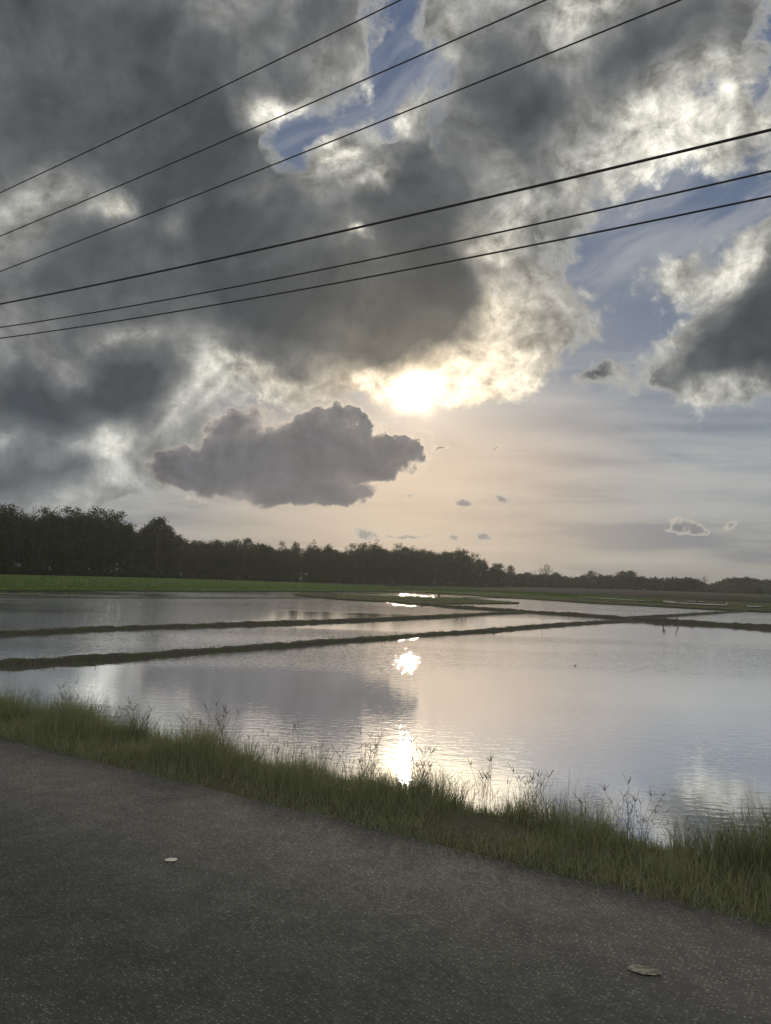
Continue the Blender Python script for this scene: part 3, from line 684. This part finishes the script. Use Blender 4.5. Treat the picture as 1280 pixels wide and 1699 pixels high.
# dark undergrowth along the foot of the trees
x = -250.0
while x < 830:
    px = x + random.uniform(-4, 4); dist = lut(EDGE, px) - 3.5 + random.uniform(-1, 1.5)
    p = at_dist(px, dist, LAND)
    plant('bush', p, random.uniform(2.2, 4.6), 'low dark bush in the undergrowth at the foot of the treeline', 'bush', 'bushes along the foot of the treeline', wid=random.uniform(0.9, 1.3))
    x += random.uniform(9, 15)
for px in list(range(-150, 200, 17)):
    p, H = stand(px + random.uniform(-4, 4), lut(TOPS, px) + random.uniform(-6, 5), lut(EDGE, px) + random.uniform(-2, 6))
    plant('airy', p, H, 'loose-crowned tree with feathery top in the tall left part of the treeline', 'tree', 'feathery trees in the tall left part of the treeline', wid=random.uniform(0.6, 0.85))
for px, top, kd, lb, wd in ((258, 856, 'tall', 'tall dark pointed tree rising above the treeline at the left', 1.05), (272, 868, 'dense', 'dark tree leaning on the right side of the tall pointed tree', 0.8), (216, 868, 'airy', 'thin pale-leaved tree in the gap left of the tall pointed tree', 0.8),
                        (190, 845, 'airy', 'loose-crowned tree with sky showing through at the end of the tall left group', 0.9), (150, 838, 'airy', 'high loose-crowned tree topping the tall left group', 0.9), (68, 838, 'airy', 'flat-topped tree at the left with a sky gap beside it', 0.9), (10, 834, 'airy', 'leftmost high tree at the edge of the picture', 0.9),
                        (466, 896, 'airy', 'narrow tree just left of the notch in the treeline', 0.6), (488, 897, 'dense', 'narrow tree just right of the notch in the treeline', 0.55), (519, 894, 'airy', 'spiky tree with a thin bare tip in the treeline', 0.8), (543, 900, 'dense', 'rounded tree right of the spiky one in the treeline', 0.65),
                        (584, 900, 'airy', 'open-topped tree left of the round-headed one under the sun', 0.7), (622, 893, 'airy', 'round-headed tree standing highest directly under the sun', 0.8), (660, 900, 'airy', 'see-through topped tree just right of the sun', 0.8), (762, 909, 'dense', 'rounded shoulder tree near the right end of the treeline', 0.8)):
    p, H = stand(px, top, lut(EDGE, px) + 2); plant(kd, p, H, lb, 'tree', 'tree crowns standing out of the treeline', wid=wd)
# single trees on the far side of the plain
for px, top, dist, kd, lb, wd in ((826, 934, 310, 'lone', 'small tree closing the right end of the long treeline', 1.0), (848, 939, 330, 'dense', 'small lone round tree just past the end of the treeline', 0.85), (876, 949, 360, 'lone', 'low ragged tree left of the pale bare tree', 1.0), (905, 937, 370, 'bare', 'pale bare wide-crowned tree on the horizon', 1.0),
                              (922, 950, 370, 'lone', 'dark low tree touching the right side of the pale bare tree', 1.1), (984, 947, 420, 'lone', 'lone round tree standing left of the low horizon wood, centre right', 0.95), (999, 953, 420, 'lone', 'short tree just right of the lone round one', 0.8), (1031, 947, 430, 'lone', 'small round tree, left of the pair on the horizon', 0.95),
                              (1050, 947, 430, 'lone', 'wider tree, right of the pair on the horizon', 1.25), (1066, 956, 430, 'dense', 'low tree right of the horizon pair', 0.9), (1126, 959, 450, 'lone', 'left tree in the slightly raised horizon clump', 1.2), (1144, 958, 450, 'lone', 'middle tree in the slightly raised horizon clump', 1.2), (1157, 959, 450, 'airy', 'see-through tree in the raised horizon clump', 1.1), (1170, 956, 460, 'bare', 'small bare tree at the dip before the right-hand hill', 0.6),
                              (1222, 958, 520, 'lone', 'thin flat-topped tree crowning the right-hand hill, the left one', 1.3), (1238, 957, 520, 'lone', 'thin flat-topped tree crowning the right-hand hill, the right one', 1.2), (1262, 966, 330, 'dense', 'dark tree standing in front of the hill near the right edge', 0.8)):
    if px == 1262: top = 977
    p, H = stand(px, top, dist); plant(kd, p, H * 1.06, lb, 'tree', 'single trees on the far horizon', wid=wd * (1.45 if kd == 'lone' else 1.2), leafm=M_LEAFD if kd == 'bare' else M_FAR)

# far wood and the low hill behind it
rs = np.random.RandomState(77)
WOOD = [(820, 946), (850, 955), (900, 955.5), (925, 956), (945, 961), (960, 959), (980, 957.5), (1010, 956.5), (1045, 957.5), (1070, 959.5), (1085, 962), (1100, 961.5), (1120, 961), (1156, 962), (1166, 969), (1176, 978), (1190, 980), (1700, 985)]
def wood(name, tab, x0, x1, d_front, depth, n, size, label=None, zb=LAND):
    px = rs.uniform(x0, x1, n); V = []
    cs = []
    for q in px:
        dist = d_front(q) + rs.uniform(0, depth)
        p, H = stand(q, lut(tab, q), d_front(q) + depth * 0.5, zb)
        bump_ = 0.97 + 0.22 * nz(q * 0.11, 3) + 0.20 * nz(q * 0.33, 8)
        p2 = at_dist(q, dist, zb)
        cs.append((p2.x, p2.y, zb + max(0.4, H * bump_ * (rs.uniform(0.0, 1.0) ** 0.6) - 0.5)))
    v_, f_ = leaf_cloud(cs, 16, 1.6, size, 0.75)
    o = mesh_np(name, v_, f_, M_FAR); kind(o, 'stuff'); tag(o, label, 'woodland'); return o
wood('far_wood', WOOD, 815, 1340, lambda q: lut([(815, 320), (900, 370), (1000, 420), (1180, 455), (1340, 460)], q), 14, 4200, 0.85, 'low dark wood running along the far edge of the plain')
# the hill: real ground rising at the right, clothed with trees
HILL = [(1140, 980), (1174, 977), (1190, 969), (1210, 962.5), (1240, 962), (1262, 964), (1290, 968), (1340, 966), (1420, 972), (1520, 978)]
hv = []; hx = np.linspace(1120, 1560, 60); prof_ = [(0, 0), (0.25, 0.5), (0.5, 0.9), (0.7, 1.0), (1.0, 0.6), (1.4, 0)]
for q in hx:
    for f, hh in prof_:
        p = at_dist(q, 500 + f * 80, LAND); _, Ht = stand(q, lut(HILL, q) + 2.5, 556)
        hv.append((p.x, p.y, LAND + max(0, Ht - 2.0) * hh))
i = np.arange(len(hx) * 6).reshape(len(hx), 6)
hill = mesh_np('hill', hv, np.stack([i[:-1, :-1], i[1:, :-1], i[1:, 1:], i[:-1, 1:]], -1).reshape(-1, 4), M_PLAIN, smooth=True); kind(hill, 'structure')
cs = []
for k in range(5200):
    q = rs.uniform(1125, 1550); f = rs.uniform(0, 0.75); hh = float(np.interp(f, [a for a, _ in prof_], [b_ for _, b_ in prof_]))
    p = at_dist(q, 500 + f * 80, LAND); _, Ht = stand(q, lut(HILL, q) + 2.5, 556)
    cs.append((p.x, p.y, LAND + max(0, Ht - 2.0) * hh + rs.uniform(0, 3.2) + 0.8 * nz(q * 0.2, f * 9)))
v_, f_ = leaf_cloud(cs, 16, 1.7, 0.9, 0.75)
hw = mesh_np('hill_wood', v_, f_, M_FAR); kind(hw, 'stuff'); tag(hw, 'dark trees covering the low hill at the right edge', 'woodland')

# =================================================================== young rice and field grass (uncountable)
rs = np.random.RandomState(5)
def scatter_px(n, x0, x1, ytop, ybot, z):
    """random ground points over an area of the plain, evenly spread as seen from the road"""
    out = []
    for _ in range(n):
        q = rs.uniform(x0, x1); t = rs.uniform(0, 1); y = ytop(q) * (1 - t) + ybot(q) * t
        p = at(q, y, z); out.append((p.x, p.y, z))
    return np.array(out)
b0 = scatter_px(26000, -120, 1100, lambda q: lut([(-120, 954), (0, 956), (320, 962), (500, 968), (640, 973), (820, 980), (1100, 996.5)], q), lambda q: lut([(-120, 975), (0, 977.3), (320, 978), (480, 978.6), (600, 979), (820, 983), (1100, 998.6)], q), -0.83)
n = len(b0); dist_ = np.hypot(b0[:, 0], b0[:, 1])
v_, f_ = blades(b0, rs.uniform(0.15, 0.34, n), rs.uniform(0, 6.28, n), rs.uniform(0.1, 0.6, n), rs.uniform(0.04, 0.10, n) * dist_ / 90, seg=2)
yr = mesh_np('young_rice', v_, f_, leafmat('rice_blades', (0.070, 0.108, 0.028), (0.095, 0.135, 0.040), 0.30, 0.05)); kind(yr, 'stuff'); tag(yr, 'bright green young rice growing in front of the treeline', 'rice')
b0 = np.concatenate([scatter_px(5000, 560, 850, lambda q: lut([(560, 985.5), (640, 988.3), (770, 992), (850, 998.5)], q), lambda q: lut([(560, 992.5), (650, 997.5), (700, 1002), (850, 999.8)], q), LAND),
                     scatter_px(16000, 640, 1400, lambda q: lut([(640, 979.5), (850, 985), (1000, 992), (1280, 1002), (1400, 1008)], q), lambda q: lut([(640, 980.6), (740, 983.7), (850, 991.2), (1000, 1000.6), (1140, 1007.6), (1280, 1014.6), (1400, 1021)], q), LAND)])
n = len(b0); dist_ = np.hypot(b0[:, 0], b0[:, 1])
# keep the narrow water strips open
def strip_mask(P_):
    keep = np.ones(len(P_), bool)
    for (x0, y0, x1, y1, hw_) in ((955, 990.2, 1120, 998.3, 0.9), (1100, 999.3, 1206, 1003.9, 0.8), (1238, 1005.2, 1264, 1006.4, 0.8)):
        a, c = at(x0, y0, -0.8), at(x1, y1, -0.8); ab = np.array([c.x - a.x, c.y - a.y]); L2 = (ab ** 2).sum()
        t = np.clip(((P_[:, :2] - (a.x, a.y)) @ ab) / L2, 0, 1); dd = np.linalg.norm(P_[:, :2] - (np.array([a.x, a.y]) + t[:, None] * ab), axis=1)
        keep &= dd > 3.5
    return keep
kp = strip_mask(b0); b0 = b0[kp]; dist_ = dist_[kp]; n = len(b0)
v_, f_ = blades(b0, rs.uniform(0.03, 0.11, n), rs.uniform(0, 6.28, n), rs.uniform(0.1, 0.8, n), rs.uniform(0.03, 0.08, n) * dist_ / 90, seg=2)
fg = mesh_np('field_grass', v_, f_, M_GRASS); kind(fg, 'stuff'); tag(fg, 'short grass on the low land between the paddies', 'grass')

# =================================================================== verge grass
rs = np.random.RandomState(21)
def verge_z(s, d):
    z = np.interp(d, [3.9, 4.0, 4.55, 4.8, 5.05, 5.4, 5.8, 6.3], [0.0, 0.01, 0.01, -0.05, -0.25, -0.75, -1.25, -1.5]); return z
def verge_patch(n, s0, s1, d0_, d1_, h0, h1, wmin, wmax, lean=0.55, dens_thr=-9, hscale=None):
    s = rs.uniform(s0, s1, n); d = rs.uniform(d0_, d1_, n)
    cl = np.array([nz(a * 1.7, b_ * 2.2, 40) for a, b_ in zip(s, d)])
    keep = cl > dens_thr; s, d, cl = s[keep], d[keep], cl[keep]; n = len(s)
    h = h0 + (h1 - h0) * rs.beta(1.3, 2.2, n) * 1.25; h *= (1 + 1.1 * cl) * np.interp(d, [4.0, 4.25], [0.45, 1.0])
    if hscale is not None: h *= hscale(s)
    base = np.array([UD.x, UD.y, 0]) * s[:, None] + np.array([ND.x, ND.y, 0]) * d[:, None]; base[:, 2] = verge_z(s, d) - 0.01
    return blades(base, h, rs.uniform(0, 6.28, n), rs.uniform(0.05, lean, n) * rs.choice([0.6, 1.0, 1.6], n), rs.uniform(wmin, wmax, n), seg=3)
hs = lambda s: np.interp(s, [-1, 1.5, 3, 6, 9, 14, 30], [0.85, 0.72, 0.72, 0.95, 1.25, 1.35, 1.3])
parts = [verge_patch(74000, -1.5, 14, 3.90, 4.8, 0.07, 0.26, 0.0022, 0.005, 0.8, hscale=hs),
         verge_patch(20000, -1.5, 14, 4.15, 4.85, 0.14, 0.42, 0.0018, 0.0038, 0.75, dens_thr=-0.05, hscale=hs),
         verge_patch(9000, -1.5, 14, 4.7, 5.6, 0.12, 0.30, 0.004, 0.008, 0.7, hscale=hs),
         verge_patch(26000, 14, 45, 4.0, 5.3, 0.15, 0.42, 0.008, 0.018, 0.7), verge_patch(9000, -8, -1.5, 4.0, 5.3, 0.12, 0.34, 0.005, 0.012, 0.7)]
v_, f_ = merge(parts)
vg = mesh_np('verge_grass', v_, f_, M_GRASS); kind(vg, 'stuff'); tag(vg, 'thick unmown grass along the far side of the road', 'grass')

parts = [verge_patch(9000, -1.5, 14, 3.98, 4.8, 0.07, 0.32, 0.0018, 0.004, 0.9, hscale=hs)]
v_, f_ = merge(parts)
dg = mesh_np('dry_grass', v_, f_, leafmat('straw_blades', (0.20, 0.175, 0.105), (0.30, 0.27, 0.17), 0.25, 2.0)); kind(dg, 'stuff'); tag(dg, 'dead straw-coloured blades among the green verge grass', 'grass')
# grit washed to the edge of the road
n = 1500; s_ = rs.uniform(-1.5, 12, n); d_ = 4.0 - np.abs(rs.exponential(0.10, n)); V, F = [], []
for k in range(n):
    c = rd(s_[k], d_[k], 0.012); r = rs.uniform(0.002, 0.006)
    q = [(r, 0, 0), (-r * .9, 0, .001), (0, r * .8, 0), (0, -r, .001), (0, 0, r * rs.uniform(.5, .9)), (0, 0, -r * .4)]
    V += [(c.x + a_, c.y + b_ + rs.uniform(-.2, .2) * r, c.z + c_) for a_, b_, c_ in q]; o6 = k * 6
    F += [(o6, o6 + 2, o6 + 4), (o6 + 2, o6 + 1, o6 + 4), (o6 + 1, o6 + 3, o6 + 4), (o6 + 3, o6, o6 + 4)]
gr_ = mesh_np('grit', V, np.array(F), material('grit_stone', lambda b: pbsdf(b, b.mix(b.noise(pos(b), 40.0, 2), (0.06, 0.055, 0.05), (0.20, 0.185, 0.165)), 0.9, 0.2))); kind(gr_, 'stuff'); tag(gr_, 'fine grit and soil crumbs along the edge of the asphalt', 'grit')

# seeding grass clumps that stand up against the water
def seed_clump(n_st, hmax, spread):
    st, hd = [], []
    for k in range(n_st):
        h = hmax * random.uniform(0.6, 1.0); a = random.uniform(0, 6.28); ln = random.uniform(0.05, 0.35) * h
        b0 = Vector((random.gauss(0, spread), random.gauss(0, spread * 0.6), -0.03)); tip = b0 + Vector((math.cos(a) * ln, math.sin(a) * ln, h))
        mid_ = b0.lerp(tip, 0.5) + Vector((-math.cos(a) * ln * 0.25, -math.sin(a) * ln * 0.25, 0.02))
        st.append(tube([b0, mid_, tip], 0.0014, 4, 0.35))
        if random.random() < 0.6:                              # a stem leaf
            c = b0.lerp(tip, random.uniform(0.25, 0.6)); a2 = random.uniform(0, 6.28); L = random.uniform(0.08, 0.16)
            st.append(tube([c, c + Vector((math.cos(a2) * L * 0.5, math.sin(a2) * L * 0.5, L * 0.7)), c + Vector((math.cos(a2) * L, math.sin(a2) * L, L * 0.75))], 0.002, 3, 0.8))
        hd.append([])
        for q in range(random.choice((2, 3, 4, 5))):            # fingers of the seed head
            a3 = random.uniform(0, 6.28); L = random.uniform(0.03, 0.085); up = random.uniform(0.6, 2.2)
            d_ = Vector((math.cos(a3), math.sin(a3), up)).normalized() * L
            hd[-1].append(tube([tip, tip + d_ * 0.6, tip + d_ + Vector((0, 0, -0.006))], 0.0017, 4, 0.5))
    return merge(st), [merge(h) for h in hd]
protos = []
for k in range(10):
    a_, b_ = seed_clump(random.choice((3, 4, 6, 8)), 0.42, random.choice((0.04, 0.07, 0.12)))
    protos.append((mesh_np('seeding_grass', a_[0], a_[1], M_STALK), [mesh_np('seed_head', q[0], q[1], M_STALK) for q in b_]))
pd = [(a_.data, [q.data for q in b_]) for a_, b_ in protos]
for a_, b_ in protos:
    bpy.data.objects.remove(a_)
    for q in b_: bpy.data.objects.remove(q)
sd_ = np.concatenate([rs.uniform(-0.3, 3.4, 60), rs.uniform(2.2, 4.8, 24), rs.uniform(4.5, 12.0, 34)])
for s in sd_:
    me_s, me_h = random.choice(pd); d = 4.72 + random.uniform(-0.22, 0.12)
    z = float(verge_z(s, d)); k = random.choice((0.45, 0.55, 0.65, 0.75, 1.0)) * (0.95 if s < 3.5 else 1.1)
    o = link(bpy.data.objects.new('seeding_grass', me_s)); o.location = rd(s, d, z); o.rotation_euler = (0, 0, random.uniform(0, 6.28)); o.scale = (k, k, k)
    if s < 1.6: lb, gp = 'thin branching seed-headed grass clump against the water at the right', 'seeding grass clumps at the right'
    elif s < 4.0: lb, gp = 'thin dark seed-headed grass clump near the sun\'s reflection', 'seeding grass clumps near the sun\'s reflection'
    else: lb, gp = 'tall feathery seed-headed grass clump rising from the thick verge at the left', 'seeding grass clumps at the left'
    tag(o, lb, 'grass clump', gp); kind(o, 'thing'); [link(bpy.data.objects.new('seed_head', q), o) for q in me_h]
# leafy tussocks: dense fans of blades
def tussock(n, h, w_):
    b0 = np.zeros((n, 3)); b0[:, :2] = rs.normal(0, w_, (n, 2)); ld = np.arctan2(b0[:, 1], b0[:, 0])
    return blades(b0, rs.uniform(0.5, 1.0, n) * h, ld + rs.normal(0, 0.5, n), rs.uniform(0.1, 0.8, n), rs.uniform(0.0025, 0.005, n), seg=4, curl=2.0)
td_ = []
for k in range(4):
    v_, f_ = tussock(150, 0.36, 0.05); o = mesh_np('grass_tussock', v_, f_, M_GRASS); td_.append(o.data); bpy.data.objects.remove(o)
for s, d, k in ((0.28, 4.6, 1.5), (0.40, 4.66, 1.45), (0.50, 4.62, 1.4), (0.62, 4.7, 1.25), (0.75, 4.7, 1.0), (0.9, 4.72, 0.85), (0.1, 4.7, 1.4),  (0.55, 4.7, 0.7), (2.35, 4.72, 0.85), (2.5, 4.7, 0.95), (2.65, 4.74, 0.75), (3.1, 4.7, 0.7), (4.1, 4.62, 0.95), (4.7, 4.62, 1.0), (5.4, 4.6, 1.0), (6.2, 4.6, 1.1), (7.2, 4.55, 1.15), (8.3, 4.5, 1.3), (9.6, 4.5, 1.35), (11.0, 4.45, 1.4), (1.4, 4.74, 0.6), (1.9, 4.74, 0.7)):
    o = link(bpy.data.objects.new('grass_tussock', random.choice(td_))); o.location = rd(s, d, float(verge_z(s, d)) - 0.01); o.scale = (k, k, k); o.rotation_euler = (0, 0, random.uniform(0, 6.28))
    if s < 1.0: lb, gp = 'bushy dark grass tussock by the water at the right edge', 'grass tussocks at the right edge'
    elif s < 3.5: lb, gp = 'small dense tussock of blades beside the sun\'s reflection', 'grass tussocks beside the sun\'s reflection'
    else: lb, gp = 'lush green tussock on the taller left part of the verge', 'grass tussocks on the left of the verge'
    tag(o, lb, 'grass tussock', gp); kind(o, 'thing')

# =================================================================== small things
def stick(px, y0, px1, y1, r, label, name='stake', z=WATER_Z + 0.1, cat='stake', group=None, mat=None, knob=0):
    a = at(px, y0, z); dist = math.hypot(a.x, a.y); d = ray(px1, y1); t = dist / math.hypot(d.x, d.y); b_ = CAM + d * t
    a = a - Vector((0, 0, 0.15))
    parts = [tube([a, a.lerp(b_, 0.5) + Vector((0.01, 0.0, 0)), b_], r, 6, 0.3)]
    if knob:
        ks = []
        for q in range(7):
            w2 = math.sin(math.pi * (q + 0.5) / 7) * knob; ks.append((b_ + Vector((0, 0, (q - 3) / 3 * knob * 0.7)), w2))
        V, n_ = [], 8
        for c, w2 in ks:
            for j in range(n_): V.append((c.x + math.cos(j * 6.283 / n_) * w2, c.y + math.sin(j * 6.283 / n_) * w2, c.z))
        i = np.arange(7 * n_).reshape(7, n_); jn = np.roll(i, -1, 1)
        parts.append((np.array(V, np.float32), [np.stack([i[:-1], jn[:-1], jn[1:], i[1:]], -1).reshape(-1, 4)]))
    v_, f_ = merge(parts); o = mesh_np(name, v_, f_, mat or M_STICK, smooth=True); tag(o, label, cat, group); return o
g_ = 'stakes stuck in the bunds'
stick(1098.5, 1032, 1102, 1022, 0.05, 'leaning stake topped by a clod, left of the two on the right-hand bund', group=g_, knob=0.14)
stick(1127.5, 1033, 1122, 1019.5, 0.045, 'leaning stake with a small knob, right of the two on the right-hand bund', group=g_, knob=0.06)
stick(1178, 1035, 1178, 1028, 0.028, 'thin upright stick in the paddy right of the two leaning stakes', group=g_)
stick(1112.5, 1032, 1112, 1027, 0.03, 'very short stub between the two leaning stakes', group=g_)
stick(729, 991, 728, 985, 0.16, 'short dark post standing on the grassy spit before the bright water', group=g_)
stick(1206, 1003.8, 1205.5, 998.5, 0.09, 'pale upright marker at the right end of a narrow water strip', name='marker_post', cat='marker', mat=M_PALE)
stick(1157, 1001.6, 1157, 999.6, 0.22, 'small dark clod beside the narrow water strip on the right', name='mud_clod', cat='clod', knob=0.3)
stick(1070, 979.5, 1070, 976.5, 0.16, 'tiny pale marker far off in the brown field', name='marker_post', cat='marker', mat=M_PALE, z=-0.8)
stick(900, 1037, 900.3, 1028, 0.012, 'dry upright weed stalk on the nearest bund, the left one', name='weed_stalk', cat='weed', group='weed stalks on the nearest bund', knob=0.035)
stick(911.5, 1036, 911.6, 1031, 0.012, 'dry upright weed stalk on the nearest bund, the middle one', name='weed_stalk', cat='weed', group='weed stalks on the nearest bund')
stick(935, 1034, 935, 1028, 0.012, 'dry upright weed stalk on the nearest bund, the right one', name='weed_stalk', cat='weed', group='weed stalks on the nearest bund')
stick(160, 1092, 159, 1084, 0.010, 'short weed standing on the nearest bund at the left', name='weed_stalk', cat='weed', group='weed stalks on the nearest bund')
stick(491, 1033, 491, 1026, 0.014, 'short weed standing on the second bund near the centre', name='weed_stalk', cat='weed')
# twig floating on the paddy
a = at(952.5, 1105.2); b_ = at(957, 1104.4) + Vector((0, 0, 0.015))
v_, f_ = merge([tube([a, a.lerp(b_, 0.5) + Vector((0, 0, 0.015)), b_], 0.012, 5, 0.4), tube([a.lerp(b_, 0.4), a.lerp(b_, 0.6) + Vector((0.03, 0.05, 0.045))], 0.008, 4, 0.4)])
tag(mesh_np('floating_twig', v_, f_, M_STICK), 'small dark twig floating on the open paddy at the right', 'twig')
def flake(name, px, py, lx, ly, ang, mat, label, cat, th=0.006, seed=1, z=0.012):
    """a crumpled flat scrap with a ragged outline lying on the asphalt"""
    c = at(px, py, z); R_ = 5; n_ = 28; V = []
    for k in range(R_ + 1):
        for j in range(n_):
            a = j / n_ * 2 * math.pi; rr = k / R_ * (1 + 0.28 * nz(math.cos(a) * 1.6, math.sin(a) * 1.6, seed) + 0.12 * nz(math.cos(a) * 5, math.sin(a) * 5, seed))
            x_, y_ = math.cos(a) * rr * lx, math.sin(a) * rr * ly
            V.append((c.x + x_ * math.cos(ang) - y_ * math.sin(ang), c.y + x_ * math.sin(ang) + y_ * math.cos(ang), z + 0.002 + th * (1 - (k / R_) ** 3) * (0.8 + 1.0 * nz(x_ * 60, y_ * 60, seed)) ))
    i = np.arange((R_ + 1) * n_).reshape(R_ + 1, n_); jn = np.roll(i, -1, 1)
    F = np.stack([i[:-1], jn[:-1], jn[1:], i[1:]], -1).reshape(-1, 4)
    return tag(mesh_np(name, V, F, mat, smooth=True), label, cat)
flake('paper_scrap', 285, 1427, 0.032, 0.022, 0.1, M_PALE, 'small pale oval scrap lying on the asphalt at the left', 'litter', th=0.008)
flake('squashed_leaf', 1068, 1610, 0.064, 0.034, -0.35, M_OCHRE, 'dull yellowish squashed leaf flattened on the asphalt at the lower right', 'leaf', th=0.0015, seed=5)

# =================================================================== air
def haze_density(): return 0.00030
hz_m = bpy.data.materials.new('haze_air'); hz_m.use_nodes = True; t_ = hz_m.node_tree; t_.nodes.clear()
vo_ = t_.nodes.new('ShaderNodeVolumePrincipled'); vo_.inputs['Density'].default_value = haze_density(); vo_.inputs['Color'].default_value = (0.92, 0.92, 0.92, 1); vo_.inputs['Anisotropy'].default_value = 0.7
mo_ = t_.nodes.new('ShaderNodeOutputMaterial'); t_.links.new(vo_.outputs[0], mo_.inputs['Volume'])
x0, x1, y0, y1, z0, z1 = -9200, 9200, -9200, 9200, -3.0, 42.0
hz = mesh_np('haze', [(x, y, z) for z in (z0, z1) for y in (y0, y1) for x in (x0, x1)], np.array([[0, 2, 3, 1], [4, 5, 7, 6], [0, 1, 5, 4], [2, 6, 7, 3], [0, 4, 6, 2], [1, 3, 7, 5]]), hz_m); kind(hz, 'stuff')
scene.cycles.volume_bounces = 0
scene.cycles.max_bounces = 6; scene.cycles.diffuse_bounces = 2; scene.cycles.glossy_bounces = 3; scene.cycles.transmission_bounces = 3
scene.cycles.use_denoising = True
scene.cycles.sample_clamp_indirect = 6.0
